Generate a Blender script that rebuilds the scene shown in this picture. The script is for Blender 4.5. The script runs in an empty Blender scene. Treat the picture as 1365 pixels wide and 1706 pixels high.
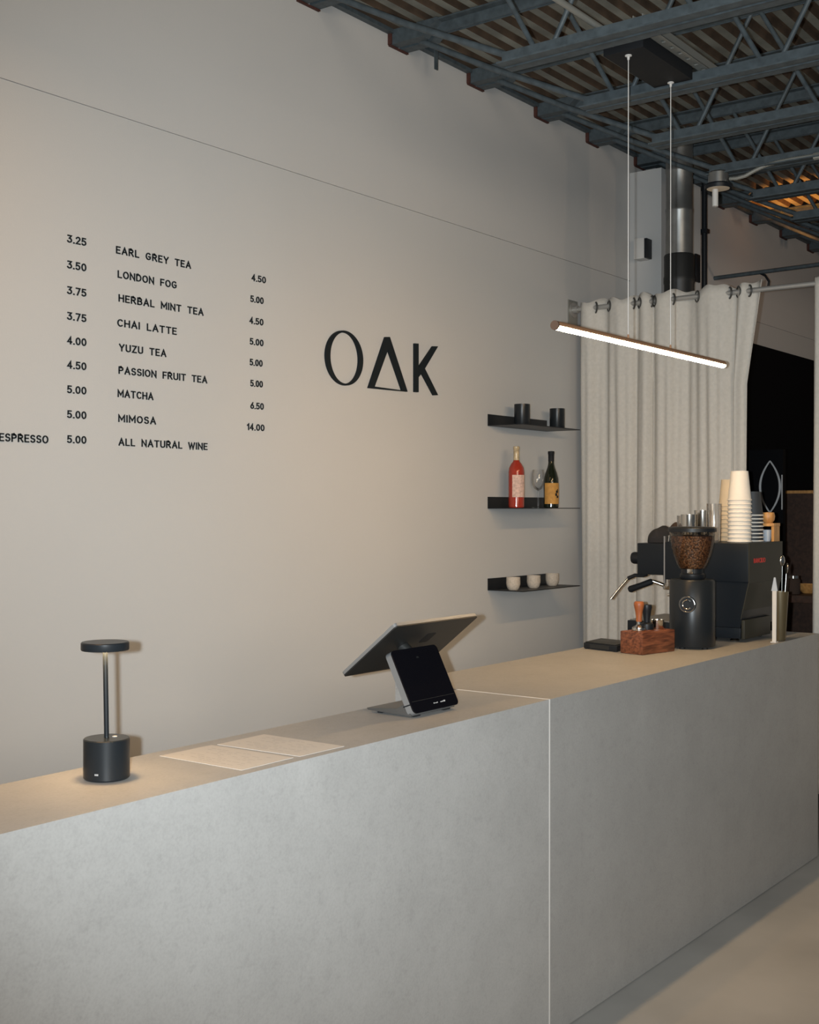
import bpy, bmesh, math, random
from mathutils import Vector, Matrix, noise
random.seed(7)
sc = bpy.context.scene
PI = math.pi

# ------------------------------------------------------------------ camera
EYE = Vector((0, 0, 1.565))
YAW, PITCH, FPX = math.radians(36.9), math.radians(-0.22), 2048.0
cam = bpy.data.cameras.new('camera')
cam_o = bpy.data.objects.new('camera', cam)
sc.collection.objects.link(cam_o)
cam.sensor_fit = 'HORIZONTAL'
cam.sensor_width = 36.0
cam.lens = 36.0 * FPX / 1365.0
cam.clip_end = 60
cam_o.location = EYE
cam_o.rotation_euler = (PI / 2 + PITCH, 0, YAW - PI / 2)
sc.camera = cam_o

# ------------------------------------------------------------------ light and exposure
w = bpy.data.worlds.new('world'); sc.world = w; w.use_nodes = True
w.node_tree.nodes['Background'].inputs[0].default_value = (0.78, 0.90, 1.0, 1)
w.node_tree.nodes['Background'].inputs[1].default_value = 0.085
sc.view_settings.view_transform = 'Standard'
sc.view_settings.look = 'None'
sc.view_settings.exposure = 0.0
sc.view_settings.gamma = 1.0
sc.view_settings.use_curve_mapping = False
sc.cycles.use_denoising = True
sc.cycles.max_bounces = 6
sc.cycles.sample_clamp_indirect = 4.0
sc.cycles.caustics_reflective = False
sc.cycles.caustics_refractive = False

def lamp(name, kind, loc, energy, col, rot=None, **kw):
    l = bpy.data.lights.new(name, kind); l.energy = energy; l.color = col
    for k, v in kw.items(): setattr(l, k, v)
    o = bpy.data.objects.new(name, l); sc.collection.objects.link(o)
    o.location = loc
    if rot: o.rotation_euler = rot
    return o
# the photographer's flash, a hand's width left of the lens
R_ = Vector((math.sin(YAW), -math.cos(YAW), 0)); F_ = Vector((math.cos(YAW), math.sin(YAW), 0))
flash_at = EYE - R_ * 0.065 + Vector((0, 0, 0.006))
FLASH = lamp('camera_flash', 'SPOT', flash_at, 640, (0.85, 0.94, 0.99), (PI / 2 + math.radians(2.5), 0, YAW - PI / 2 - math.radians(6)),
     spot_size=math.radians(78), spot_blend=1.0, shadow_soft_size=0.012)
PEND_GLOW, DISC_GLOW = 120.0, 118.0
WARM = (1.0, 0.58, 0.24)
# broad fill light added behind the camera to soften the flash falloff
lamp('front_fill_light', 'AREA', (-1.6, -4.6, 2.7), 190, (1.0, 0.84, 0.66), (math.radians(84), 0, math.radians(-28)), shape='RECTANGLE', size=4.2, size_y=1.6)
# unseen warm fill light added overhead, above the frame
lamp('warm_overhead_fill', 'AREA', (0.95, 2.35, 3.05), 19, WARM, (0, 0, 0), shape='RECTANGLE', size=2.3, size_y=0.06)
lamp('back_room_uplight', 'SPOT', (8.2, 2.90, 3.22), 22, (1.0, 0.36, 0.06), (PI + 0.15, 0, 0), spot_size=math.radians(105), spot_blend=0.3, shadow_soft_size=0.03)
lamp('back_room_lamp', 'POINT', (9.0, 0.4, 2.3), 24, (1.0, 0.72, 0.50), shadow_soft_size=0.05)

# ------------------------------------------------------------------ placing: from a picture point to a plane of the room
RX = R_; FW = Vector((F_.x * math.cos(PITCH), F_.y * math.cos(PITCH), math.sin(PITCH))); UP = RX.cross(FW)
def at(axis, value, px, py):
    d = FW + RX * ((px - 682.5) / FPX) - UP * ((py - 853) / FPX)
    t = (value - EYE[axis]) / d[axis]
    return EYE + d * t
def AX(v, x, y): return at(0, v, x, y)
def AY(v, x, y): return at(1, v, x, y)
def AZ(v, x, y): return at(2, v, x, y)

# ------------------------------------------------------------------ materials
def mat(name, col, rough=0.6, metal=0.0, var=0.0, scale=20.0, bump=0.0, bscale=80.0, spec=None, emit=None, strength=1.0, detail=4.0):
    m = bpy.data.materials.new(name); m.use_nodes = True
    nt = m.node_tree; b = nt.nodes['Principled BSDF']
    b.inputs['Base Color'].default_value = (*col, 1)
    b.inputs['Roughness'].default_value = rough
    b.inputs['Metallic'].default_value = metal
    if spec is not None: b.inputs['Specular IOR Level'].default_value = spec
    if emit:
        b.inputs['Emission Color'].default_value = (*emit, 1)
        b.inputs['Emission Strength'].default_value = strength
    if var or bump:
        tc = nt.nodes.new('ShaderNodeTexCoord')
        if var:
            n = nt.nodes.new('ShaderNodeTexNoise'); n.inputs['Scale'].default_value = scale; n.inputs['Detail'].default_value = detail
            nt.links.new(tc.outputs['Object'], n.inputs['Vector'])
            r = nt.nodes.new('ShaderNodeValToRGB')
            r.color_ramp.elements[0].position = 0.3; r.color_ramp.elements[1].position = 0.7
            r.color_ramp.elements[0].color = (*[c * (1 - var) for c in col], 1)
            r.color_ramp.elements[1].color = (*[min(1, c * (1 + var)) for c in col], 1)
            nt.links.new(n.outputs['Fac'], r.inputs['Fac'])
            nt.links.new(r.outputs['Color'], b.inputs['Base Color'])
        if bump:
            n2 = nt.nodes.new('ShaderNodeTexNoise'); n2.inputs['Scale'].default_value = bscale; n2.inputs['Detail'].default_value = 3
            nt.links.new(tc.outputs['Object'], n2.inputs['Vector'])
            bp = nt.nodes.new('ShaderNodeBump'); bp.inputs['Strength'].default_value = bump; bp.inputs['Distance'].default_value = 0.004
            nt.links.new(n2.outputs['Fac'], bp.inputs['Height']); nt.links.new(bp.outputs['Normal'], b.inputs['Normal'])
    return m

def wood(name, c0, c1, scale=(1, 9, 9), rough=0.45):
    m = bpy.data.materials.new(name); m.use_nodes = True
    nt = m.node_tree; b = nt.nodes['Principled BSDF']; b.inputs['Roughness'].default_value = rough
    tc = nt.nodes.new('ShaderNodeTexCoord'); mp = nt.nodes.new('ShaderNodeMapping'); mp.inputs['Scale'].default_value = scale
    n = nt.nodes.new('ShaderNodeTexNoise'); n.inputs['Scale'].default_value = 7; n.inputs['Detail'].default_value = 6; n.inputs['Distortion'].default_value = 0.6
    r = nt.nodes.new('ShaderNodeValToRGB'); r.color_ramp.elements[0].position = 0.35; r.color_ramp.elements[1].position = 0.68
    r.color_ramp.elements[0].color = (*c0, 1); r.color_ramp.elements[1].color = (*c1, 1)
    nt.links.new(tc.outputs['Object'], mp.inputs[0]); nt.links.new(mp.outputs[0], n.inputs['Vector'])
    nt.links.new(n.outputs['Fac'], r.inputs['Fac']); nt.links.new(r.outputs['Color'], b.inputs['Base Color'])
    return m

def glass(name, tint=(1, 1, 1), amount=0.12, rough=0.03):
    m = bpy.data.materials.new(name); m.use_nodes = True
    nt = m.node_tree; nt.nodes.clear()
    out = nt.nodes.new('ShaderNodeOutputMaterial'); mx = nt.nodes.new('ShaderNodeMixShader')
    tr = nt.nodes.new('ShaderNodeBsdfTransparent'); tr.inputs[0].default_value = (*tint, 1)
    gl = nt.nodes.new('ShaderNodeBsdfGlossy'); gl.inputs['Roughness'].default_value = rough
    lw = nt.nodes.new('ShaderNodeLayerWeight'); lw.inputs['Blend'].default_value = 0.35
    ad = nt.nodes.new('ShaderNodeMath'); ad.operation = 'MULTIPLY_ADD'; ad.inputs[1].default_value = 0.55; ad.inputs[2].default_value = amount * 0.4
    nt.links.new(lw.outputs['Fresnel'], ad.inputs[0]); nt.links.new(ad.outputs[0], mx.inputs[0])
    nt.links.new(tr.outputs[0], mx.inputs[1]); nt.links.new(gl.outputs[0], mx.inputs[2]); nt.links.new(mx.outputs[0], out.inputs[0])
    return m

def cement(name, col):
    m = bpy.data.materials.new(name); m.use_nodes = True
    nt = m.node_tree; b = nt.nodes['Principled BSDF']; b.inputs['Roughness'].default_value = 0.5; b.inputs['Specular IOR Level'].default_value = 0.3
    tc = nt.nodes.new('ShaderNodeTexCoord')
    def nz(scale, det, p0, p1, c0, c1, rough=0.6):
        n = nt.nodes.new('ShaderNodeTexNoise'); n.inputs['Scale'].default_value = scale; n.inputs['Detail'].default_value = det; n.inputs['Roughness'].default_value = rough
        r = nt.nodes.new('ShaderNodeValToRGB'); r.color_ramp.elements[0].position = p0; r.color_ramp.elements[1].position = p1
        r.color_ramp.elements[0].color = (c0, c0, c0, 1); r.color_ramp.elements[1].color = (c1, c1, c1, 1)
        nt.links.new(tc.outputs['Object'], n.inputs['Vector']); nt.links.new(n.outputs['Fac'], r.inputs['Fac']); return r.outputs['Color']
    prev = None
    for o in (nz(5, 9, 0.30, 0.70, 0.93, 1.06, 0.7), nz(38, 6, 0.30, 0.48, 0.90, 1.0, 0.75), nz(150, 3, 0.25, 0.6, 0.93, 1.03)):
        mx = nt.nodes.new('ShaderNodeMix'); mx.data_type = 'RGBA'; mx.blend_type = 'MULTIPLY'; mx.inputs['Factor'].default_value = 1.0
        if prev is None: mx.inputs['A'].default_value = (*col, 1)
        else: nt.links.new(prev, mx.inputs['A'])
        nt.links.new(o, mx.inputs['B']); prev = mx.outputs['Result']
    nt.links.new(prev, b.inputs['Base Color'])
    return m

M = {}
M['wall'] = mat('wall_paint', (0.505, 0.50, 0.488), 0.85, var=0.015, scale=1.5, bump=0.08, bscale=160)
M['wall_up'] = mat('upper_wall_paint', (0.52, 0.51, 0.495), 0.88, var=0.015, scale=1.5, bump=0.08, bscale=160)
M['black_wall'] = mat('black_wall_paint', (0.004, 0.004, 0.005), 0.8, spec=0.1)
M['floor'] = mat('sealed_concrete_floor', (0.36, 0.35, 0.33), 0.55, var=0.12, scale=2.2)
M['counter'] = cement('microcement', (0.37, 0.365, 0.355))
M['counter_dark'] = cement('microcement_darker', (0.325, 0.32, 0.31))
M['seam'] = mat('pale_filler', (0.66, 0.64, 0.61), 0.7)
M['steel_paint'] = mat('teal_grey_steel_paint', (0.062, 0.079, 0.089), 0.55, var=0.25, scale=30)
M['deck_low'] = mat('primed_deck', (0.18, 0.18, 0.155), 0.6, var=0.3, scale=6)
M['deck_up'] = mat('rusty_deck_flute', (0.078, 0.050, 0.031), 0.75, var=0.4, scale=9)
M['rust'] = mat('red_primer', (0.060, 0.018, 0.012), 0.8, var=0.3, scale=40)
M['black'] = mat('black_powder_coat', (0.009, 0.011, 0.014), 0.42, spec=0.3)
M['black_matt'] = mat('black_matt', (0.010, 0.011, 0.013), 0.65, spec=0.25)
M['lamp_black'] = mat('black_anodised', (0.012, 0.015, 0.018), 0.33, spec=0.30)
M['letter'] = mat('black_letter', (0.008, 0.012, 0.015), 0.7, spec=0.2)
M['gloss_black'] = mat('gloss_black_screen', (0.004, 0.004, 0.006), 0.12)
M['bezel'] = mat('charcoal_back', (0.014, 0.015, 0.015), 0.5)
M['silver'] = mat('silver_anodised', (0.33, 0.34, 0.35), 0.35, metal=0.6)
M['foot_grey'] = mat('dark_silver', (0.10, 0.10, 0.098), 0.4, metal=0.4)
M['steel'] = mat('polished_steel', (0.62, 0.60, 0.56), 0.16, metal=1.0)
M['galv'] = mat('galvanised_steel', (0.30, 0.30, 0.29), 0.38, metal=0.8, var=0.12, scale=14)
M['rod'] = mat('grey_steel_pipe', (0.42, 0.41, 0.39), 0.42, metal=0.5)
M['conduit'] = mat('flexible_conduit', (0.34, 0.34, 0.31), 0.45, metal=0.5)
M['fabric'] = mat('linen', (0.57, 0.54, 0.49), 0.95, var=0.05, scale=60, bump=0.12, bscale=500)
M['copper'] = mat('pendant_body', (0.34, 0.18, 0.095), 0.5)
M['copper_dark'] = mat('pendant_end', (0.12, 0.075, 0.055), 0.5)
M['grommet'] = mat('dark_grommet', (0.09, 0.09, 0.085), 0.4, metal=0.5)
M['pend_glow'] = mat('pendant_diffuser', (0.9, 0.85, 0.75), 0.5, emit=(1.0, 0.65, 0.32), strength=PEND_GLOW)
M['disc_glow'] = mat('lamp_disc_diffuser', (0.9, 0.85, 0.75), 0.5, emit=(1.0, 0.65, 0.32), strength=DISC_GLOW)
M['white'] = mat('white_plastic', (0.60, 0.585, 0.56), 0.5)
M['paper'] = mat('paper', (0.56, 0.535, 0.50), 0.9)
M['cup'] = mat('white_paper_cup', (0.72, 0.68, 0.61), 0.7)
M['cup_cream'] = mat('cream_paper_cup', (0.62, 0.50, 0.34), 0.75)
M['cup_black'] = mat('black_paper_cup', (0.030, 0.035, 0.040), 0.6)
M['stone'] = mat('speckled_stoneware', (0.47, 0.41, 0.34), 0.7, var=0.15, scale=140)
M['clear'] = glass('clear_glass')
M['smoke'] = glass('smoked_hopper', (0.72, 0.68, 0.62), 0.10)
M['rose'] = mat('rose_wine', (0.30, 0.032, 0.018), 0.12)
M['rose_neck'] = mat('clear_neck_cork', (0.42, 0.33, 0.20), 0.25, var=0.3, scale=60)
M['label_pink'] = mat('pink_label', (0.58, 0.40, 0.33), 0.8, var=0.25, scale=90)
M['label_red'] = mat('red_label_band', (0.42, 0.06, 0.04), 0.5)
M['dark_glass'] = mat('dark_bottle', (0.010, 0.013, 0.007), 0.10)
M['label_orange'] = mat('orange_label', (0.50, 0.25, 0.055), 0.75, var=0.15, scale=60)
M['beans'] = None
M['walnut'] = wood('walnut', (0.075, 0.022, 0.010), (0.23, 0.075, 0.032), (1.2, 9, 14))
M['orange_wood'] = wood('orange_wood', (0.26, 0.07, 0.02), (0.40, 0.13, 0.04), (9, 9, 1))
M['pale_wood'] = wood('pale_wood', (0.42, 0.20, 0.06), (0.62, 0.33, 0.11), (9, 9, 2))
M['dark_wood'] = wood('dark_wood', (0.030, 0.014, 0.008), (0.060, 0.028, 0.016), (1, 6, 6), 0.5)
M['machine'] = mat('machine_black', (0.008, 0.011, 0.015), 0.36, spec=0.25)
M['machine_olive'] = mat('machine_back_panel', (0.028, 0.028, 0.022), 0.5, spec=0.25)
M['red'] = mat('red_lettering', (0.55, 0.03, 0.02), 0.5)
M['brown_cloth'] = mat('brown_cloth', (0.050, 0.030, 0.020), 0.95, bump=0.3, bscale=200)
M['black_cloth'] = mat('black_cloth', (0.013, 0.013, 0.015), 0.95, bump=0.3, bscale=200)
M['brass'] = mat('golden_steel', (0.11, 0.085, 0.045), 0.4, metal=0.4)
M['mark'] = mat('white_mark', (0.50, 0.50, 0.50), 0.5)
M['mark_dim'] = mat('dim_print', (0.20, 0.19, 0.18), 0.8)
M['beige_disc'] = mat('beige_disc', (0.70, 0.58, 0.44), 0.6)
M['bluewhite'] = mat('bluewhite_china', (0.45, 0.50, 0.56), 0.3)

def beans_mat():
    m = bpy.data.materials.new('roasted_beans'); m.use_nodes = True
    nt = m.node_tree; b = nt.nodes['Principled BSDF']; b.inputs['Roughness'].default_value = 0.4
    tc = nt.nodes.new('ShaderNodeTexCoord'); v = nt.nodes.new('ShaderNodeTexVoronoi'); v.inputs['Scale'].default_value = 130
    r = nt.nodes.new('ShaderNodeValToRGB')
    r.color_ramp.elements[0].color = (0.42, 0.19, 0.085, 1); r.color_ramp.elements[1].color = (0.055, 0.020, 0.008, 1); r.color_ramp.elements[1].position = 0.75
    bp = nt.nodes.new('ShaderNodeBump'); bp.inputs['Strength'].default_value = 0.9; bp.inputs['Distance'].default_value = 0.004; bp.invert = True
    nt.links.new(tc.outputs['Object'], v.inputs['Vector']); nt.links.new(v.outputs['Distance'], r.inputs['Fac'])
    nt.links.new(r.outputs['Color'], b.inputs['Base Color']); nt.links.new(v.outputs['Distance'], bp.inputs['Height']); nt.links.new(bp.outputs['Normal'], b.inputs['Normal'])
    return m
M['beans'] = beans_mat()

# ------------------------------------------------------------------ mesh helpers
ORG = {}          # world origin of every object built here
class MB:
    def __init__(s): s.b = bmesh.new(); s.mi = 0
    def _tag(s, faces):
        for f in faces: f.material_index = s.mi
    def box(s, lo, hi, bev=0.0, rz=0.0, rx=0.0, ry=0.0):
        lo, hi = Vector(lo), Vector(hi)
        c = (lo + hi) / 2; d = hi - lo
        mt = Matrix.Translation(c) @ Matrix.Rotation(rz, 4, 'Z') @ Matrix.Rotation(ry, 4, 'Y') @ Matrix.Rotation(rx, 4, 'X') @ Matrix.Diagonal((*d, 1))
        r = bmesh.ops.create_cube(s.b, size=1, matrix=mt)
        vs = r['verts']; fs = list({f for v in vs for f in v.link_faces}); s._tag(fs)
        if bev > 0:
            es = list({e for v in vs for e in v.link_edges})
            q = bmesh.ops.bevel(s.b, geom=es, offset=bev, segments=2, profile=0.6, affect='EDGES')
            s._tag(q['faces'])
        return s
    def cyl(s, p0, p1, r0, r1=None, n=20, caps=True):
        p0, p1 = Vector(p0), Vector(p1); r1 = r0 if r1 is None else r1
        d = p1 - p0; q = d.to_track_quat('Z', 'Y')
        a = [s.b.verts.new(p0 + q @ Vector((r0 * math.cos(2 * PI * i / n), r0 * math.sin(2 * PI * i / n), 0))) for i in range(n)]
        c = [s.b.verts.new(p1 + q @ Vector((r1 * math.cos(2 * PI * i / n), r1 * math.sin(2 * PI * i / n), 0))) for i in range(n)]
        fs = [s.b.faces.new((a[i], a[(i + 1) % n], c[(i + 1) % n], c[i])) for i in range(n)]
        if caps: fs += [s.b.faces.new(a[::-1]), s.b.faces.new(c)]
        s._tag(fs); return s
    def lathe(s, c, prof, n=32):
        c = Vector(c); rings = []
        for r, z in prof:
            if r < 1e-5: rings.append([s.b.verts.new(c + Vector((0, 0, z)))])
            else: rings.append([s.b.verts.new(c + Vector((r * math.cos(2 * PI * i / n), r * math.sin(2 * PI * i / n), z))) for i in range(n)])
        fs = []
        for A, B in zip(rings, rings[1:]):
            for i in range(n):
                j = (i + 1) % n
                if len(A) == 1 and len(B) == 1: continue
                if len(A) == 1: fs.append(s.b.faces.new((A[0], B[j], B[i])))
                elif len(B) == 1: fs.append(s.b.faces.new((A[i], A[j], B[0])))
                else: fs.append(s.b.faces.new((A[i], A[j], B[j], B[i])))
        s._tag(fs); return s
    def tube(s, pts, r, n=12, caps=True):
        pts = [Vector(p) for p in pts]; rings = []
        nrm = None
        for i, p in enumerate(pts):
            t = (pts[min(i + 1, len(pts) - 1)] - pts[max(i - 1, 0)]).normalized()
            if nrm is None: nrm = t.orthogonal().normalized()
            nrm = (nrm - t * nrm.dot(t)).normalized(); bn = t.cross(nrm)
            rr = r[i] if isinstance(r, (list, tuple)) else r
            rings.append([s.b.verts.new(p + (nrm * math.cos(2 * PI * k / n) + bn * math.sin(2 * PI * k / n)) * rr) for k in range(n)])
        fs = []
        for A, B in zip(rings, rings[1:]):
            fs += [s.b.faces.new((A[k], A[(k + 1) % n], B[(k + 1) % n], B[k])) for k in range(n)]
        if caps: fs += [s.b.faces.new(rings[0][::-1]), s.b.faces.new(rings[-1])]
        s._tag(fs); return s
    def prism(s, pts, ext):
        pts = [Vector(p) for p in pts]; ext = Vector(ext)
        a = [s.b.verts.new(p) for p in pts]; c = [s.b.verts.new(p + ext) for p in pts]; n = len(a)
        fs = [s.b.faces.new(a), s.b.faces.new(c[::-1])] + [s.b.faces.new((a[i], c[i], c[(i + 1) % n], a[(i + 1) % n])) for i in range(n)]
        s._tag(fs); return s
    def quad(s, pts):
        s._tag([s.b.faces.new([s.b.verts.new(Vector(p)) for p in pts])]); return s
    def bevel_all(s, off, seg=2):
        bmesh.ops.recalc_face_normals(s.b, faces=s.b.faces[:])
        es = [e for e in s.b.edges if len(e.link_faces) == 2 and e.calc_face_angle(0) > 0.5]
        bmesh.ops.bevel(s.b, geom=es, offset=off, segments=seg, profile=0.6, affect='EDGES'); return s
    def build(s, name, m, parent=None, org=None, smooth=math.radians(38), recalc=True):
        bm = s.b
        if recalc: bmesh.ops.recalc_face_normals(bm, faces=bm.faces[:])
        o0 = Vector(org) if org is not None else (ORG[parent.name] if parent else Vector((0, 0, 0)))
        if parent: o0 = ORG[parent.name]
        for v in bm.verts: v.co -= o0
        for e in bm.edges:
            if len(e.link_faces) == 2 and e.calc_face_angle(0) > smooth: e.smooth = False
        for f in bm.faces: f.smooth = True
        me = bpy.data.meshes.new(name); bm.to_mesh(me); bm.free()
        for x in (m if isinstance(m, (list, tuple)) else [m]): me.materials.append(x)
        o = bpy.data.objects.new(name, me); sc.collection.objects.link(o)
        if parent: o.parent = parent
        else: o.location = o0
        ORG[o.name] = o0
        return o

def tag(o, label=None, cat=None, group=None, kind=None):
    if label: o['label'] = label
    if cat: o['category'] = cat
    if group: o['group'] = group
    if kind: o['kind'] = kind
    return o
def thing(name, label, cat, loc, group=None):
    o = bpy.data.objects.new(name, None); sc.collection.objects.link(o)
    o.empty_display_size = 0.05; o.location = loc; ORG[o.name] = Vector(loc)
    return tag(o, label, cat, group)
def struct(mb, name, m, label=None):
    o = mb.build(name, m); o['kind'] = 'structure'
    if label: o['label'] = label
    return o
def dup(root, loc, label=None, group=None):
    c = root.copy(); sc.collection.objects.link(c); c.location = loc; ORG[c.name] = Vector(loc)
    if label: c['label'] = label
    if group: c['group'] = group
    for ch in list(root.children):
        d = ch.copy(); sc.collection.objects.link(d); d.parent = c; ORG[d.name] = Vector(loc)
        for g in list(ch.children):
            e = g.copy(); sc.collection.objects.link(e); e.parent = d; ORG[e.name] = Vector(loc)
    return c

def text_mesh(body, spacing=1.12, word=1.35, bold=0.0):
    cu = bpy.data.curves.new('lettering_curve', 'FONT'); cu.body = body
    cu.space_character = spacing; cu.space_word = word; cu.size = 1.0; cu.extrude = 0.0; cu.offset = bold; cu.resolution_u = 4
    o = bpy.data.objects.new('lettering_curve', cu); sc.collection.objects.link(o)
    dg = bpy.context.evaluated_depsgraph_get()
    me = bpy.data.meshes.new_from_object(o.evaluated_get(dg))
    sc.collection.objects.unlink(o); bpy.data.objects.remove(o); bpy.data.curves.remove(cu)
    return me
def add_text(mb, body, o, u, v, width, cap, depth, spacing=1.12, word=1.35, bold=0.0):
    """solid lettering: o is the lower left corner, u the reading direction, v up, depth thickness away from the reader"""
    me = text_mesh(body, spacing, word, bold)
    xs = [p.co.x for p in me.vertices]; ys = [p.co.y for p in me.vertices]
    x0, x1, y0, y1 = min(xs), max(xs), min(ys), max(ys)
    o, u, v = Vector(o), Vector(u).normalized(), Vector(v).normalized(); nrm = u.cross(v)
    t = bmesh.new(); t.from_mesh(me); bpy.data.meshes.remove(me)
    bmesh.ops.remove_doubles(t, verts=t.verts[:], dist=1e-5)
    r = bmesh.ops.extrude_face_region(t, geom=t.faces[:])
    for e in r['geom']:
        if isinstance(e, bmesh.types.BMVert): e.co.z += 1.0
    for p in t.verts:
        q = o + u * ((p.co.x - x0) / (x1 - x0) * width) + v * ((p.co.y - y0) / (y1 - y0) * cap) + nrm * (depth if p.co.z > 0.5 else 0.0)
        p.co = q
    tm = bpy.data.meshes.new('tmp'); t.to_mesh(tm); t.free()
    n0 = len(mb.b.faces); mb.b.from_mesh(tm); bpy.data.meshes.remove(tm)
    mb.b.faces.ensure_lookup_table(); mb._tag(mb.b.faces[n0:])

# ================================================================== the room
WY = 3.30                                   # the long wall
SEAM = 2.893
struct(MB().box((-3, -3.5, -0.12), (13.4, 3.45, 0)), 'floor', M['floor'])
struct(MB().box((-3, WY, 0), (13, WY + 0.12, SEAM - 0.0025)), 'wall_back', M['wall'])
struct(MB().box((-3, WY, SEAM + 0.0025), (13, WY + 0.12, 3.75)), 'wall_upper', M['wall_up'])
struct(MB().box((-3, WY + 0.007, SEAM - 0.0025), (13, WY + 0.10, SEAM + 0.0025)), 'trim_1', M['wall_up'])
struct(MB().box((13, -3.5, 0), (13.12, 3.42, 3.75)), 'wall_end', M['black_wall'])
struct(MB().box((7.30, WY - 0.02, 0), (12.99, WY, 2.725)), 'wall_dark', M['black_wall'])
struct(MB().box((6.55, 3.10, 0), (7.10, WY, 3.525)), 'wall_pilaster', M['wall_up'])

# corrugated roof deck, flutes running along the wall
d = MB()
y = -2.2; prof = []
while y < 3.40:
    prof += [(y, 3.648, 0), (y + 0.040, 3.648, 0), (y + 0.050, 3.674, 1), (y + 0.080, 3.674, 1)]
    y += 0.090
va = [d.b.verts.new((1.0, p[0], p[1])) for p in prof]; vb = [d.b.verts.new((13.0, p[0], p[1])) for p in prof]
for i in range(len(prof) - 1):
    f = d.b.faces.new((va[i], vb[i], vb[i + 1], va[i + 1]))
    f.material_index = 0 if (i % 4) in (0,) else 1
d.mi = 1
d.box((1.0, -2.2, 3.72), (13.0, 3.42, 3.80))
struct(d, 'ceiling', [M['deck_low'], M['deck_up']])
# steel angle that closes the top of the wall between the joist seats
struct(MB().box((1.0, WY - 0.030, 3.628), (13, WY - 0.002, 3.645)), 'trim_2', M['steel_paint'])

# ------------------------------------------------------------------ open web joists
def make_joist(s):
    t = thing('steel_joist', 'x', 'roof joist', (s, WY, 3.58), 'open web roof joists over the bar')
    Y0, Y1 = -2.0, 2.365
    def angle(mb, sgn, z, up, ya, yb, leg):
        g = 0.010
        mb.box((s + sgn * g - 0.003 if sgn > 0 else s - g - 0.003, ya, min(z, z + up * leg)), (s + sgn * g + 0.003 if sgn > 0 else s - g + 0.003, yb, max(z, z + up * leg)))
        a, b_ = (s + g, s + leg) if sgn > 0 else (s - leg, s - g)
        mb.box((a, ya, z if up > 0 else z - 0.006), (b_, yb, z + 0.006 if up > 0 else z))
    for sg in (-1, 1):
        m = MB(); angle(m, sg, 3.13, 1, Y0, Y1, 0.052); m.build('bottom_chord', M['steel_paint'], t)
    for sg in (-1, 1):
        m = MB(); angle(m, sg, 3.645, -1, Y0, 3.27, 0.050); m.build('top_chord', M['steel_paint'], t)
    bot = [2.20 - 0.59 * k for k in range(7)]
    top = [2.495 - 0.59 * k for k in range(7)]
    zt, zb, r = 3.612, 3.158, 0.0095
    for k in range(7):
        MB().cyl((s, bot[k] + 0.03, zb), (s, top[k] - 0.015, zt), r, n=10).build('web_rod', M['steel_paint'], t)
        if k + 1 < 7: MB().cyl((s, bot[k] - 0.03, zb), (s, top[k + 1] + 0.015, zt), r, n=10).build('web_rod', M['steel_paint'], t)
    MB().tube([(s, 3.20, 3.606), (s, 2.80, 3.39), (s, Y1 - 0.03, 3.165)], 0.0125, n=10).build('end_web', M['steel_paint'], t)
    b = MB(); b.mi = 0
    b.prism([(s - 0.062, 3.04, 3.645), (s - 0.062, 3.12, 3.582), (s - 0.062, 3.295, 3.582), (s - 0.062, 3.295, 3.645)], (0.052, 0, 0))
    b.prism([(s + 0.010, 3.04, 3.645), (s + 0.010, 3.12, 3.582), (s + 0.010, 3.295, 3.582), (s + 0.010, 3.295, 3.645)], (0.052, 0, 0))
    b.mi = 1
    b.box((s - 0.066, 3.286, 3.576), (s + 0.066, 3.2985, 3.5815)); b.box((s - 0.070, 3.280, 3.5815), (s - 0.0625, 3.2985, 3.645))
    b.build('bearing_seat', [M['steel_paint'], M['rust']], t)
    return t
j0 = make_joist(3.71)
ordw = ['first', 'second', 'third', 'fourth', 'fifth', 'sixth', 'seventh', 'eighth', 'ninth', 'tenth', 'eleventh', 'twelfth', 'thirteenth', 'fourteenth']
j0['label'] = 'dark teal steel roof joist nearest the camera, before the black lamp canopy'
js = [3.71, 4.305, 4.915, 5.53, 6.08, 6.665]
while js[-1] < 10.9: js.append(js[-1] + 0.597)
extra = {1: 'second steel roof joist from the camera, crossing the far end of the black lamp canopy',
         2: 'third steel roof joist from the camera, just beyond the black lamp canopy',
         3: 'fourth steel roof joist from the camera, beside the round ceiling detector',
         4: 'fifth steel roof joist from the camera, just beyond the round ceiling detector'}
for k, s in enumerate(js[1:], 1):
    lab = extra.get(k, '%s steel roof joist from the camera, in the darker far part of the ceiling' % ordw[k])
    dup(j0, (s, WY, 3.58), lab)

# hanger strap, galvanised conduit and slotted strut under the deck
h = thing('hanger_strap', 'short grey steel strap hanging under the roof edge between first two rusty joist seats', 'strap', (4.45, 3.22, 3.63))
a = AY(3.20, 727, 80); b = AY(3.20, 729, 117)
MB().box((a.x - 0.012, 3.198, b.z), (a.x + 0.012, 3.203, 3.648)).build('strap', M['steel_paint'], h)
MB().box((a.x - 0.02, 3.19, 3.640), (a.x + 0.02, 3.25, 3.648)).build('foot_plate', M['steel_paint'], h)
tag(MB().tube([(2.6, 1.995, 3.1965), (3.77, 1.995, 3.1965), (3.80, 1.995, 3.19), (3.82, 1.995, 3.176), (3.836, 1.995, 3.168)], 0.011, n=10).build('power_conduit', M['conduit']),
    'pale grey electrical conduit running along the ceiling to the black lamp canopy', 'conduit')
st = MB()
ya_, yb_, za_, zb_ = 1.846, 1.884, 3.184, 3.216
for y0 in (ya_, yb_ - 0.003): st.box((3.758, y0, za_ + 0.002), (4.42, y0 + 0.003, zb_))
x = 3.758
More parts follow.
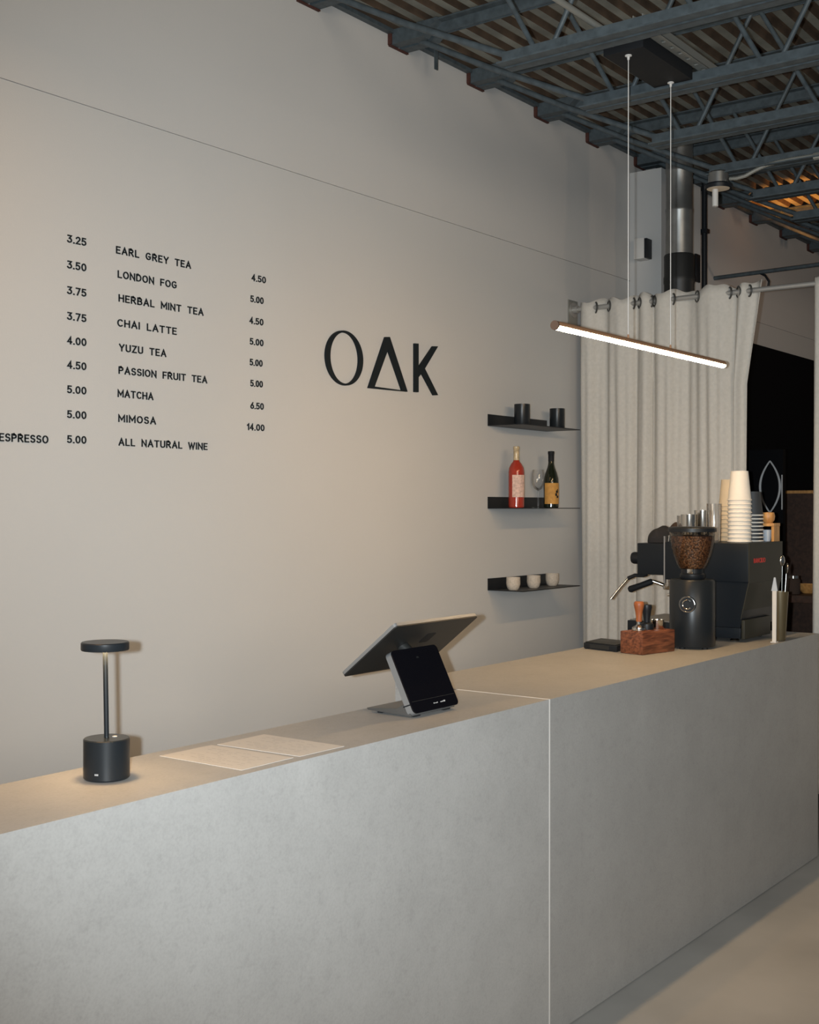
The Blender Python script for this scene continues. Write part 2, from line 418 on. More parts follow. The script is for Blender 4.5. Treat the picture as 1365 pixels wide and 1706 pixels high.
while x < 4.42:
    e1, e2 = min(x + 0.045, 4.42), min(x + 0.068, 4.42)
    st.box((x, ya_, za_), (e1, yb_, za_ + 0.004))
    st.box((e1 - 0.0005, ya_, za_), (e2 + 0.0005, ya_ + 0.012, za_ + 0.004)); st.box((e1 - 0.0005, yb_ - 0.012, za_), (e2 + 0.0005, yb_, za_ + 0.004))
    x += 0.068
tag(st.build('slotted_strut', M['conduit']), 'pale slotted steel strut beside the black lamp canopy, spanning two joists', 'strut')

# ================================================================== counters
CF = 1.84; CH = 1.0
def counter(name, label, s0, s1, yb, m, ends):
    t = thing(name, label, 'counter', ((s0 + s1) / 2, (CF + yb) / 2, 0), 'grey bar counters')
    MB().box((s0, CF, 0.004), (s1, CF + 0.022, CH)).build('front_panel', m, t)
    MB().box((s0, CF + 0.0221, CH - 0.02), (s1, yb, CH)).build('countertop', m, t)
    MB().box((s0, yb - 0.025, 0.004), (s1, yb, CH - 0.0205)).build('back_panel', m, t)
    MB().box((s0, CF + 0.031, 0.004), (s0 + 0.025, yb - 0.026, CH - 0.0205)).build('end_panel', m, t)
    MB().box((s1 - 0.025, CF + 0.031, 0.004), (s1, yb - 0.026, CH - 0.0205)).build('end_panel', m, t)
    return t
SJ = 3.137
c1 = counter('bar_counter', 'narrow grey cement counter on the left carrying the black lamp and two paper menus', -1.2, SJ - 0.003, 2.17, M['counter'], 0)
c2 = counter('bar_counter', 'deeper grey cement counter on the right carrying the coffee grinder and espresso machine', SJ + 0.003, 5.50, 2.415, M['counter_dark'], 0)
sm = MB(); sm.box((SJ - 0.003, CF - 0.0006, 0.004), (SJ + 0.003, CF + 0.02, CH + 0.0006)); sm.box((SJ - 0.003, CF + 0.02, CH - 0.018), (SJ + 0.003, 2.168, CH + 0.0006))
tag(sm.build('joint_strip', M['seam']), 'pale thin joint strip between the left and right grey counters', 'joint')

# ================================================================== wall lettering
def letter(name, label, polys, rings=None, y=3.289):
    m = MB()
    for pl in polys:
        pts = [AY(y, *p) for p in pl]
        m.prism([(p.x, y, p.z) for p in pts], (0, WY - y - 0.0005, 0))
    return tag(m.build(name, M['letter']), label, 'sign letter', 'raised black letters of the wall sign')
Zp = lambda px, py: (520 + px / 5.6875, 530 + py / 5.6875)
# O: an upright oval ring, heavy at the sides and thin at top and bottom
m = MB(); n = 64; y = 3.289
oc = AY(y, *Zp(302, 377)); le = AY(y, *Zp(135, 377)); ri = AY(y, *Zp(487, 377)); to = AY(y, *Zp(302, 116)); bo = AY(y, *Zp(302, 636))
cx_, cz_ = (le.x + ri.x) / 2, (to.z + bo.z) / 2; A, B = (ri.x - le.x) / 2, (to.z - bo.z) / 2
ia, ib = A - 0.027, B - 0.008
for i in range(n):
    t0, t1 = 2 * PI * i / n, 2 * PI * (i + 1) / n
    q = [(cx_ + A * math.cos(t0), y, cz_ + B * math.sin(t0)), (cx_ + A * math.cos(t1), y, cz_ + B * math.sin(t1)), (cx_ + ia * math.cos(t1), y, cz_ + ib * math.sin(t1)), (cx_ + ia * math.cos(t0), y, cz_ + ib * math.sin(t0))]
    v0 = [m.b.verts.new(p) for p in q]; v1 = [m.b.verts.new((p[0], WY - 0.0005, p[2])) for p in q]
    m.b.faces.new(v0); m.b.faces.new(v1[::-1]); m.b.faces.new((v0[1], v0[0], v1[0], v1[1])); m.b.faces.new((v0[3], v0[2], v1[2], v1[3]))
bmesh.ops.remove_doubles(m.b, verts=m.b.verts[:], dist=1e-5)
tag(m.build('wall_letter', M['letter']), 'raised black oval letter O on the pale wall', 'sign letter', 'raised black letters of the wall sign')
o_, i_ = [(688, 176), (738, 176), (908, 695), (518, 660)], [(710, 295), (843, 682), (585, 648)]
letter('wall_letter', 'raised black triangle standing for the letter A on the pale wall', [
    [Zp(700, 178), Zp(740, 178), Zp(724, 295), Zp(596, 648), Zp(540, 662)],
    [Zp(740, 178), Zp(908, 697), Zp(858, 684), Zp(724, 295)],
    [Zp(540, 662), Zp(596, 648), Zp(858, 684), Zp(908, 697)]])
letter('wall_letter', 'raised black letter K on the pale wall', [
    [Zp(976, 239), Zp(1012, 241), Zp(1012, 702), Zp(976, 700)],
    [Zp(1012, 470), Zp(1150, 266), Zp(1197, 267), Zp(1072, 478), Zp(1197, 730), Zp(1157, 731), Zp(1044, 520), Zp(1012, 560)]])

CAPH = 0.0255
def arc(cx, cy, rx, ry, a0, a1, n=10):
    return [(cx + rx * math.cos(math.radians(a0 + (a1 - a0) * i / n)), cy + ry * math.sin(math.radians(a0 + (a1 - a0) * i / n))) for i in range(n + 1)]
# single-stroke capitals: width and strokes on a grid one cap height tall
GL = {
 'A': (0.62, [[(0.0, 0), (0.31, 1), (0.62, 0)], [(0.11, 0.33), (0.51, 0.33)]]),
 'B': (0.52, [[(0.0, 0), (0.0, 1), (0.28, 1)] + arc(0.26, 0.765, 0.22, 0.235, 90, -90) + [(0.0, 0.53)], [(0.26, 0.53)] + arc(0.26, 0.265, 0.26, 0.265, 90, -90) + [(0.0, 0)]]),
 'C': (0.56, [arc(0.31, 0.5, 0.31, 0.5, 48, 312, 18)]),
 'D': (0.56, [[(0, 0), (0, 1), (0.20, 1)] + arc(0.20, 0.5, 0.36, 0.5, 90, -90, 14) + [(0, 0)]]),
 'E': (0.44, [[(0.44, 1), (0, 1), (0, 0), (0.44, 0)], [(0, 0.52), (0.38, 0.52)]]),
 'F': (0.42, [[(0.42, 1), (0, 1), (0, 0)], [(0, 0.50), (0.36, 0.50)]]),
 'G': (0.60, [arc(0.31, 0.5, 0.31, 0.5, 48, 318, 18) + [(0.57, 0.46), (0.34, 0.46)]]),
 'H': (0.56, [[(0, 0), (0, 1)], [(0.56, 0), (0.56, 1)], [(0, 0.52), (0.56, 0.52)]]),
 'I': (0.0, [[(0, 0), (0, 1)]]),
 'L': (0.42, [[(0, 1), (0, 0), (0.42, 0)]]),
 'M': (0.70, [[(0, 0), (0, 1), (0.35, 0.28), (0.70, 1), (0.70, 0)]]),
 'N': (0.56, [[(0, 0), (0, 1), (0.56, 0), (0.56, 1)]]),
 'O': (0.62, [arc(0.31, 0.5, 0.31, 0.5, 90, 450, 26)]),
 'P': (0.50, [[(0, 0), (0, 1), (0.26, 1)] + arc(0.24, 0.735, 0.25, 0.265, 90, -90) + [(0, 0.47)]]),
 'R': (0.54, [[(0, 0), (0, 1), (0.26, 1)] + arc(0.24, 0.745, 0.25, 0.255, 90, -90) + [(0, 0.49)], [(0.24, 0.49), (0.54, 0)]]),
 'S': (0.48, [arc(0.24, 0.745, 0.22, 0.255, 30, 230, 12) + arc(0.24, 0.26, 0.24, 0.26, 60, -150, 14)]),
 'T': (0.54, [[(0, 1), (0.54, 1)], [(0.27, 1), (0.27, 0)]]),
 'U': (0.54, [[(0, 1), (0, 0.28)] + arc(0.27, 0.27, 0.27, 0.27, 180, 360, 12) + [(0.54, 1)]]),
 'W': (0.86, [[(0, 1), (0.21, 0), (0.43, 0.9), (0.65, 0), (0.86, 1)]]),
 'Y': (0.58, [[(0, 1), (0.29, 0.45), (0.58, 1)], [(0.29, 0.45), (0.29, 0)]]),
 'Z': (0.50, [[(0, 1), (0.50, 1), (0, 0), (0.50, 0)]]),
 '0': (0.50, [arc(0.25, 0.5, 0.25, 0.5, 90, 450, 24)]),
 '1': (0.20, [[(0, 0.78), (0.20, 1), (0.20, 0)]]),
 '2': (0.46, [arc(0.23, 0.74, 0.22, 0.26, 165, -30, 12) + [(0, 0), (0.47, 0)]]),
 '3': (0.46, [[(0.02, 1), (0.44, 1), (0.20, 0.60)] + arc(0.20, 0.30, 0.26, 0.30, 80, -150, 14)]),
 '4': (0.50, [[(0.37, 0), (0.37, 1), (0, 0.28), (0.50, 0.28)]]),
 '5': (0.46, [[(0.42, 1), (0.05, 1), (0.03, 0.54)] + arc(0.20, 0.31, 0.26, 0.31, 110, -140, 14)]),
 '6': (0.48, [[(0.36, 1), (0.05, 0.48)], arc(0.24, 0.31, 0.24, 0.31, 0, 360, 20)]),
 '7': (0.46, [[(0, 1), (0.46, 1), (0.14, 0)]]),
 '.': (0.04, [[(0.0, 0.0), (0.04, 0.0)]]),
}
SW = 0.165
def stroke_letter(ch, x0, z0, k, kx):
    """one letter as a flat solid standing 3 mm off the wall"""
    m = MB(); yf = WY - 0.0034; h = SW / 2
    for pl in GL[ch][1]:
        n = len(pl); closed = (abs(pl[0][0] - pl[-1][0]) + abs(pl[0][1] - pl[-1][1])) < 1e-6
        pts = [Vector((px * kx, (h + pz * (1 - SW)) * k)) for px, pz in pl]
        L = []; R = []
        for i in range(n):
            if closed and i in (0, n - 1): d0 = (pts[-1] - pts[-2]).normalized(); d1 = (pts[1] - pts[0]).normalized()
            else:
                d0 = (pts[i] - pts[i - 1]).normalized() if i else (pts[1] - pts[0]).normalized()
                d1 = (pts[i + 1] - pts[i]).normalized() if i < n - 1 else d0
            t = (d0 + d1); t = t.normalized() if t.length > 1e-6 else d0
            nn = Vector((-t.y, t.x)); c = max(0.45, nn.dot(Vector((-d1.y, d1.x))))
            p = pts[i]
            if not closed and i == 0: p = p - d1 * h * k
            if not closed and i == n - 1: p = p + d0 * h * k
            L.append(p + nn * (h * k / c)); R.append(p - nn * (h * k / c))
        A = [[m.b.verts.new((x0 + q.x, yy, z0 + q.y)) for q in row] for row in (L, R) for yy in (yf, WY - 0.0004)]
        a, b_, c, d = A     # left front, left back, right front, right back
        for i in range(n - 1):
            m.b.faces.new((a[i], a[i + 1], c[i + 1], c[i])); m.b.faces.new((b_[i + 1], b_[i], d[i], d[i + 1]))
            m.b.faces.new((a[i], b_[i], b_[i + 1], a[i + 1])); m.b.faces.new((c[i + 1], d[i + 1], d[i], c[i]))
        if not closed:
            m.b.faces.new((a[0], c[0], d[0], b_[0])); m.b.faces.new((a[-1], b_[-1], d[-1], c[-1]))
    return m
def menu(text, x0, x1, yb, label, sp=0.30, word=0.75):
    p = AY(WY, x0, yb); ww = AY(WY, x1, yb).x - p.x
    tot = SW; xs = []
    for i, ch in enumerate(text):
        if ch == ' ': tot += word; xs.append(None); continue
        xs.append(tot - SW / 2); tot += GL[ch][0] + sp * (1.0 if ch == '.' or text[i + 1:i + 2] == '.' else 1)
    tot += SW - sp
    kx = ww / tot
    t = thing('menu_lettering', label, 'menu lettering', (p.x, WY, p.z), 'black menu lettering on the wall')
    for ch, x in zip(text, xs):
        if ch != ' ': stroke_letter(ch, p.x + x * kx, p.z, CAPH, kx).build('letter' if ch.isalpha() else 'full_stop' if ch == '.' else 'digit', M['letter'], t)
    return t
rows = [('EARL GREY TEA', 192.8, 319.5, 422.2, 1.25), ('LONDON FOG', 195.5, 296, 462.7, 1.15), ('HERBAL MINT TEA', 197, 340.4, 502.5, 1.2), ('CHAI LATTE', 194.8, 296, 543.6, 1.2),
        ('YUZU TEA', 197.8, 278.4, 585, 1.25), ('PASSION FRUIT TEA', 197, 346.5, 622.8, 1.15), ('MATCHA', 195.5, 256.8, 661.5, 1.15), ('MIMOSA', 196.5, 261.5, 703, 1.25), ('ALL NATURAL WINE', 197, 347, 742.4, 1.2)]
for t, x0, x1, yb, sp in rows:
    menu(t, x0, x1, yb, 'black menu lettering on the wall reading ' + t, 0.26 * sp)
menu('ESPRESSO', -2, 82, 735, 'black menu lettering at the left edge of the wall reading ESPRESSO')
lp = [('3.25', 403.7, 'topmost price in the left column, reading 3.25'), ('3.50', 446.8, 'left column price reading 3.50, second from top'), ('3.75', 489.6, 'upper of two left column prices reading 3.75'),
      ('3.75', 532.5, 'lower of two left column prices reading 3.75'), ('4.00', 573, 'left column price reading 4.00'), ('4.50', 613.7, 'left column price reading 4.50'),
      ('5.00', 654.8, 'uppermost of three left column prices reading 5.00'), ('5.00', 696.3, 'middle of three left column prices reading 5.00'), ('5.00', 738, 'left column price reading 5.00, right after ESPRESSO')]
for t, yb, lab in lp: menu(t, 111.5, 145.3, yb, 'black menu ' + lab)
rp = [('4.50', 467.7, 418.8, 444, 'EARL GREY TEA'), ('5.00', 503, 417, 440, 'LONDON FOG'), ('4.50', 539, 415.3, 439.8, 'HERBAL MINT TEA'), ('5.00', 574, 416, 439.8, 'CHAI LATTE'),
      ('5.00', 608.6, 416, 438.2, 'YUZU TEA'), ('5.00', 643.7, 417, 438.6, 'PASSION FRUIT TEA'), ('6.50', 681, 417, 440.3, 'MATCHA'), ('14.00', 716.5, 411.2, 441.6, 'MIMOSA')]
for t, yb, x0, x1, nm in rp: menu(t, x0, x1, yb, 'black menu price %s in the right column for %s' % (t, nm))

# ================================================================== wall shelves
def shelf(z, label):
    t = thing('wall_shelf', label, 'shelf', (5.31, WY, z), 'black steel wall shelves')
    MB().box((5.03, WY - 0.004, z), (5.592, WY - 0.0005, z + 0.058)).build('back_lip', M['black'], t)
    MB().box((5.03, 3.10, z), (5.592, WY - 0.0045, z + 0.004)).build('shelf_plate', M['black'], t)
    return t
ZS = [1.962, 1.558, 1.159]
shelf(ZS[0], 'topmost black steel wall shelf, holding two black cups')
shelf(ZS[1], 'middle black steel wall shelf, holding two wine bottles')
shelf(ZS[2], 'lowest black steel wall shelf, holding three small beige cups')
def on_shelf(k, px, yy):
    p = AY(yy, px, 850); return Vector((p.x, yy, ZS[k] + 0.0042))
def tumbler(p, label):
    t = thing('black_cup', label, 'cup', p, 'black cups on the top shelf')
    r = 0.0385; hh = 0.105
    MB().lathe(p, [(0, 0.0), (r * 0.94, 0), (r, 0.004), (r, hh), (r - 0.003, hh), (r - 0.004, 0.006), (0, 0.006)]).build('cup_body', M['lamp_black'], t)
    return t
tumbler(on_shelf(0, 870, 3.185), 'left black cup on the top wall shelf')
tumbler(on_shelf(0, 928.5, 3.185), 'right black cup on the top wall shelf')
for k, (px, w_) in enumerate([(855.5, 'left'), (889.5, 'middle'), (920.5, 'right')]):
    p = on_shelf(2, px, 3.185 if k < 2 else 3.20)
    m = MB(); R = 0.0345
    m.lathe(p, [(0, 0), (R * 0.62, 0), (R * 0.86, 0.010), (R, 0.030), (R * 0.98, 0.062), (R * 0.90, 0.062), (R * 0.90, 0.03), (0, 0.012)])
    tag(m.build('espresso_cup', M['stone'], org=p), '%s small handleless beige cup on the lowest wall shelf' % w_, 'cup', 'beige cups on the lowest shelf')
# rosé bottle
p = on_shelf(1, 860.5, 3.185)
t = thing('wine_bottle', 'rose wine bottle with a pale pink label, left on the middle shelf', 'bottle', p, 'wine bottles on the middle shelf')
R = 0.0385
MB().lathe(p, [(0, 0), (R - 0.004, 0), (R, 0.005), (R, 0.175), (R * 0.93, 0.195), (R * 0.70, 0.213), (0.0165, 0.226), (0.0150, 0.232), (0, 0.232)]).build('bottle_body', M['rose'], t)
MB().lathe(p, [(0, 0.2325), (0.0150, 0.2325), (0.0140, 0.255), (0.0140, 0.283), (0.0155, 0.285), (0.0155, 0.297), (0.013, 0.300), (0, 0.300)]).build('bottle_neck', M['rose_neck'], t)
def label_wrap(mb, p, r, z0, z1, a0, a1, n=20):
    pa = [(p.x + r * math.cos(a0 + (a1 - a0) * i / n), p.y + r * math.sin(a0 + (a1 - a0) * i / n)) for i in range(n + 1)]
    for a, b in zip(pa, pa[1:]):
        mb.quad([(a[0], a[1], p.z + z0), (b[0], b[1], p.z + z0), (b[0], b[1], p.z + z1), (a[0], a[1], p.z + z1)])
m = MB(); label_wrap(m, p, R + 0.0006, 0.052, 0.160, math.radians(-178), math.radians(-60)); m.build('front_label', M['label_pink'], t, recalc=False)
# dark bottle
p = on_shelf(1, 918.5, 3.185)
t = thing('wine_bottle', 'dark green wine bottle with an orange label, right on the middle shelf', 'bottle', p, 'wine bottles on the middle shelf')
MB().lathe(p, [(0, 0), (R - 0.004, 0), (R, 0.005), (R, 0.125), (R * 0.95, 0.150), (R * 0.75, 0.180), (R * 0.50, 0.205), (0.0155, 0.222), (0.0145, 0.235), (0, 0.235)]).build('bottle_body', M['dark_glass'], t)
MB().lathe(p, [(0, 0.2355), (0.0150, 0.2355), (0.0150, 0.272), (0.0165, 0.274), (0.0165, 0.288), (0, 0.290)]).build('neck_capsule', M['black_matt'], t)
m = MB(); label_wrap(m, p, R + 0.0006, 0.020, 0.126, math.radians(-205), math.radians(-55)); lb = m.build('front_label', M['label_orange'], t, recalc=False)
m = MB()
for k, (a0, a1, z0, z1) in enumerate([(-112, -90, 0.075, 0.088), (-118, -100, 0.060, 0.074), (-105, -84, 0.050, 0.062), (-100, -90, 0.088, 0.096)]):
    label_wrap(m, p, R + 0.0012, z0, z1, math.radians(a0), math.radians(a1), 4)
m.build('label_emblem', M['black_matt'], lb, recalc=False)
# wine glass
p = on_shelf(1, 897, 3.258)
t = thing('wine_glass', 'clear stemmed wine glass between the two wine bottles', 'glass', p)
MB().lathe(p, [(0, 0), (0.033, 0.0005), (0.033, 0.002), (0.008, 0.006), (0, 0.006)], 28).build('glass_foot', M['clear'], t)
MB().cyl(p + Vector((0, 0, 0.006)), p + Vector((0, 0, 0.088)), 0.0042, 0.0036, 12).build('stem', M['clear'], t)
MB().lathe(p, [(0.004, 0.088), (0.020, 0.098), (0.032, 0.118), (0.036, 0.140), (0.034, 0.170), (0.029, 0.196)], 28).build('bowl', M['clear'], t)

# ================================================================== pendant light
PY, PZ = 1.965, 2.14
pa, pb = AY(PY, 925, 541), AY(PY, 1205, 608)
PZ = (pa.z + pb.z) / 2
t = thing('pendant_light', 'lit slim horizontal tube pendant hanging over the right counter', 'pendant light', ((pa.x + pb.x) / 2, PY, PZ))
def half_tube(z0, sgn, r, s0, s1, a0, a1, n=14):
    m = MB()
    pts = [(PY + r * math.cos(a0 + (a1 - a0) * i / n), z0 + r * math.sin(a0 + (a1 - a0) * i / n)) for i in range(n + 1)]
    A = [m.b.verts.new((s0, *q)) for q in pts]; B = [m.b.verts.new((s1, *q)) for q in pts]
    for i in range(n): m.b.faces.new((A[i], A[i + 1], B[i + 1], B[i]))
    m.b.faces.new(A); m.b.faces.new(B[::-1]); m.b.faces.new((A[0], A[-1], B[-1], B[0]))
    return m
PR = 0.0145
half_tube(PZ + 0.0003, 1, PR, pa.x, pb.x, math.radians(-9), math.radians(189)).build('lamp_body', M['copper'], t)
half_tube(PZ, 1, PR * 0.97, pa.x + 0.004, pb.x - 0.0005, math.radians(-170.5), math.radians(-9.5)).build('diffuser', M['pend_glow'], t)
MB().cyl((pa.x - 0.004, PY, PZ), (pa.x + 0.004, PY, PZ), PR * 1.03, n=24).build('end_cap', M['copper_dark'], t)
MB().cyl((pb.x, PY, PZ + 0.004), (pb.x + 0.003, PY, PZ + 0.004), PR * 0.8, n=24).build('end_cap', M['copper'], t)
CZ = 3.1396
for px, py in ((1047, 92), (1117.5, 141)):
    s = AY(PY, px, 570 if px < 1100 else 580).x
    MB().cyl((s, PY, PZ + PR + 0.012), (s, PY, CZ), 0.0017, n=8).build('suspension_cable', M['white'], t)
    MB().cyl((s, PY, PZ + PR - 0.001), (s, PY, PZ + PR + 0.013), 0.0045, 0.003, n=12).build('cable_grip', M['copper'], t)
    MB().lathe((s, PY, CZ), [(0, 0), (0.012, 0), (0.012, -0.003), (0.005, -0.006), (0.004, -0.016), (0, -0.016)], 16).build('cable_fixing', M['white'], t)
cp = MB(); cp.box((3.845, 1.888, CZ), (4.250, 2.040, CZ + 0.047), bev=0.001); cp.build('canopy', M['black_matt'], t)

# ================================================================== curtains
CS = 5.87; ZR = 2.635
rd = thing('curtain_rod', 'grey steel pipe curtain rod running out from the pale wall', 'curtain rod', (CS, WY, ZR))
MB().cyl((CS, WY - 0.012, ZR), (CS, 1.0, ZR), 0.0130, n=18).build('pipe', M['rod'], rd)
fl = MB(); fl.cyl((CS, WY - 0.0005, ZR), (CS, WY - 0.010, ZR), 0.042, n=24); fl.cyl((CS, WY - 0.010, ZR), (CS, WY - 0.035, ZR), 0.021, n=20)
fl.build('wall_flange', M['rod'], rd)
MB().box((CS - 0.055, WY - 0.006, ZR - 0.085), (CS + 0.045, WY - 0.0005, ZR + 0.05)).build('wall_plate', M['conduit'], rd)

def curtain(name, label, cross, sign0, seed, edge=None, z0=0.20, z1=2.672):
    """cross: y positions where the cloth passes the rod; the lobes between swing to either side of it"""
    rnd = random.Random(seed)
    t = thing(name, label, 'curtain', (CS, sum(cross) / len(cross), ZR))
    path = []; sg = sign0
    for k in range(len(cross) - 1):
        ya, yb = cross[k], cross[k + 1]; L = abs(yb - ya)
        amp = min(0.030, 0.012 + L * 0.16)
        nn = max(6, int(L / 0.009))
        for i in range(nn):
            f = i / nn; v = math.sin(PI * f); v = math.copysign(abs(v) ** 0.7, v)
            path.append((ya + (yb - ya) * f, sg * amp * v, amp))
        sg = -sg
    path.append((cross[-1], 0, 0.01))
    n = len(path); nz = 60
    ph = [rnd.uniform(0, 6.28) for _ in range(6)]
    m = MB(); grid = []
    for j in range(nz + 1):
        f = j / nz; z = z1 + (z0 - z1) * f; row = []
        for i, (yy, x, amp) in enumerate(path):
            u = i / n
            sw = 0.020 * f * math.sin(26 * u + ph[0] + 1.2 * f) + 0.012 * f * math.sin(61 * u + ph[1] - 2 * f) + 0.006 * min(1, 5 * f) * math.sin(120 * u + ph[3])
            xx = x * (1 - 0.35 * f) + sw
            yd = 0.010 * math.sin(3 * f + 9 * u + ph[2]) * f
            if edge: yd += edge(u, f)
            zz = z + (0.010 * math.sin(30 * u + ph[4]) + 0.006 * math.sin(71 * u + ph[5])) * max(0, 1 - f * 14) + 0.004 * math.sin(40 * u) * f
            row.append(m.b.verts.new((CS + xx, min(yy + yd, WY - 0.012), zz)))
        grid.append(row)
    for j in range(nz):
        for i in range(n - 1):
            m.b.faces.new((grid[j][i], grid[j][i + 1], grid[j + 1][i + 1], grid[j + 1][i]))
    o = m.build('curtain_cloth', M['fabric'], t, smooth=math.radians(85))
    md = o.modifiers.new('thickness', 'SOLIDIFY'); md.thickness = 0.0016; md.offset = 0
    for yy in cross[1:-1]:
        g = MB(); rr = 0.027; nn = 20
        dirv = Vector((0.75, 0.66 if True else 0, 0)).normalized()
        pts = [Vector((CS, yy, ZR)) + (Vector((dirv.x, dirv.y, 0)) * math.cos(2 * PI * i / nn) + Vector((0, 0, 1)) * math.sin(2 * PI * i / nn)) * rr for i in range(nn + 1)]
        g.tube(pts, 0.0050, n=8, caps=False); g.build('grommet', M['grommet'], t)
    return t
Yc = lambda px: AX(CS, px, 500).y
def edge1(u, f):          # the free right hand edge falls back and leans in
    if u < 0.82: return 0
    k = (u - 0.82) / 0.18
    return k * 0.075 * min(1, f * 5) + k * 0.012 * math.sin(4 * f)
curtain('linen_curtain', 'off-white linen curtain hanging behind the espresso machine, beside the shelves',
        [Yc(x) for x in (968, 993, 1015, 1056, 1066, 1086, 1091, 1122, 1162, 1216, 1231, 1249, 1270)], -1, 3, edge1)
curtain('linen_curtain', 'off-white linen curtain at the right edge, past the end of the counter',
        [1.985, 1.90, 1.78, 1.70, 1.58, 1.50, 1.38, 1.30, 1.18, 1.10], -1, 11)

# ================================================================== things on the upper wall
# round duct with a darker collar
dp = AY(2.90, 1132, 400)
t = thing('round_duct', 'round galvanised vertical duct with dark lower collar in front of the pilaster', 'duct', (dp.x, 2.90, 2.62))
q = Vector((dp.x, 2.90, 0))
dl = [(0.077, 3.60)]
zz = 3.60
prof = [(0.0, 2.965), (0.074, 2.965)]
for k in range(3):
    z = 3.0 + 0.22 * k; prof += [(0.074, z + 0.19), (0.077, z + 0.20), (0.077, z + 0.212), (0.074, z + 0.22)]
prof += [(0.074, 3.646), (0.0, 3.646)]
MB().lathe(q, prof, 36).build('duct_pipe', M['galv'], t)
MB().lathe(q, [(0, 2.62), (0.083, 2.62), (0.083, 2.80), (0.086, 2.81), (0.086, 2.835), (0.083, 2.845), (0.083, 2.955), (0.079, 2.964), (0, 2.964)], 36).build('duct_collar', M['bezel'], t)
# slotted outlet on the pilaster and black riser
op = AY(3.098, 1161, 447)
tag(MB().box((op.x - 0.03, 3.088, op.z - 0.085), (op.x + 0.035, 3.0995, op.z + 0.085), bev=0.004).build('outlet_plate', M['black']), 'small black oblong plate on the pilaster right of the duct', 'plate')
rp_ = AY(3.17, 1173, 400)
t = thing('black_riser', 'thin black vertical pipe on the wall right of the galvanised duct', 'pipe', (7.146, 3.095, 2.6))
MB().cyl((7.146, 3.095, 2.5), (7.146, 3.095, 3.575), 0.017, n=16).build('pipe', M['black'], t)
for z in (2.85, 3.25): MB().box((7.124, 3.070, z), (7.168, 3.299, z + 0.025)).build('pipe_clamp', M['black'], t)
# white box on the pilaster
t = thing('wall_speaker', 'small white box with black side fixed high on the pale wall left of the duct', 'speaker', (6.50, 3.24, 3.08))
b0, b1 = AX(6.475, 1056, 398), AX(6.475, 1074, 430)
MB().box((6.475, b1.y + 0.004, b1.z), (6.5495, b0.y, b0.z), bev=0.004).build('speaker_box', M['white'], t)
MB().box((6.480, b1.y - 0.012, b1.z + 0.003), (6.5495, b1.y + 0.0038, b0.z - 0.003), bev=0.003).build('speaker_grille', M['black'], t)
# horizontal conduit behind the curtain
cs = 7.78
t = thing('wall_conduit', 'grey conduit crossing above the curtain rod in the back room', 'conduit', (cs, WY, 3.09))
MB().cyl((cs, WY - 0.001, 3.092), (cs, 0.6, 3.13), 0.014, n=12).build('pipe', M['steel_paint'], t)
MB().tube([(cs, 3.00, 3.10), (cs, 2.95, 3.07), (cs, 2.925, 3.03), (cs, 2.93, 2.99)], 0.008, n=8).build('cable_drop', M['black'], t)

# round ceiling detector with its flexible conduit
t = thing('ceiling_detector', 'round ceiling detector with beige face hanging below the dark joists', 'detector', (5.5, 2.313, 3.06))
ctr = Vector((5.5, 2.313, 0))
MB().lathe(ctr, [(0, 3.062), (0.052, 3.062), (0.054, 3.066), (0, 3.067)], 32).build('face_disc', M['beige_disc'], t)
MB().lathe(ctr, [(0.0545, 3.062), (0.062, 3.062), (0.064, 3.078), (0.058, 3.085), (0, 3.085)], 32).build('mounting_ring', M['black'], t)
MB().lathe(ctr, [(0, 3.0855), (0.047, 3.0855), (0.047, 3.136), (0.040, 3.143), (0, 3.143)], 10).build('junction_box', M['galv'], t)
MB().cyl((5.5, 2.328, 2.982), (5.5, 2.328, 3.0615), 0.014, n=16).build('white_stem', M['white'], t)
MB().cyl((5.5, 2.313, 3.143), (5.53, 2.325, 3.156), 0.008, n=10).build('hanger_bolt', M['galv'], t)
fx = [AX(5.5, x, y) for x, y in ((1216, 298), (1228, 297), (1242, 293), (1258, 284), (1275, 276), (1295, 270), (1320, 265), (1352, 260), (1366, 258), (1400, 256), (1480, 248))]
mm = MB(); pts = []; rad = []
for a, b in zip(fx, fx[1:]):
    k = max(2, int((b - a).length / 0.006))
    for i in range(k): pts.append(a.lerp(b, i / k)); rad.append(0.0100 if len(rad) % 2 else 0.0086)
mm.tube(pts, rad, n=10); mm.build('flexible_conduit', M['conduit'], t)
e = AX(5.5, 1361, 260)
MB().cyl((5.5, e.y + 0.012, e.z), (5.5, e.y - 0.02, e.z + 0.001), 0.017, n=8).build('conduit_coupling', M['conduit'], t)

# ================================================================== table lamp
lp_ = Vector((1.668, 2.042, CH))
t = thing('table_lamp', 'black cordless table lamp with round disc head, lit, on the left counter', 'lamp', lp_)
R = 0.0475
MB().lathe(lp_, [(0, 0.001), (R - 0.003, 0.001), (R, 0.004), (R, 0.083), (R - 0.002, 0.085), (0, 0.085)], 48).build('lamp_base', M['lamp_black'], t)
bt = MB(); bt.lathe(lp_ + Vector((0.018, -0.004, 0.085)), [(0.0055, 0), (0.0055, 0.001), (0, 0.001)], 16); bt.build('touch_button', M['mark'], t)
m = MB(); dirv = Vector((-0.90, -0.43, 0)).normalized(); side = Vector((0, 0, 1)).cross(dirv) * 1.0
p0 = lp_ + dirv * (R + 0.0004)
for k in (0, 1, 2):
    cc = p0 + side * ((k - 1) * 0.0028) + Vector((0, 0, 0.017))
    m.box(cc - Vector((0.0006, 0.0009, 0.0018)), cc + Vector((0.0006, 0.0009, 0.0018)))
m.build('base_mark', M['mark'], t)
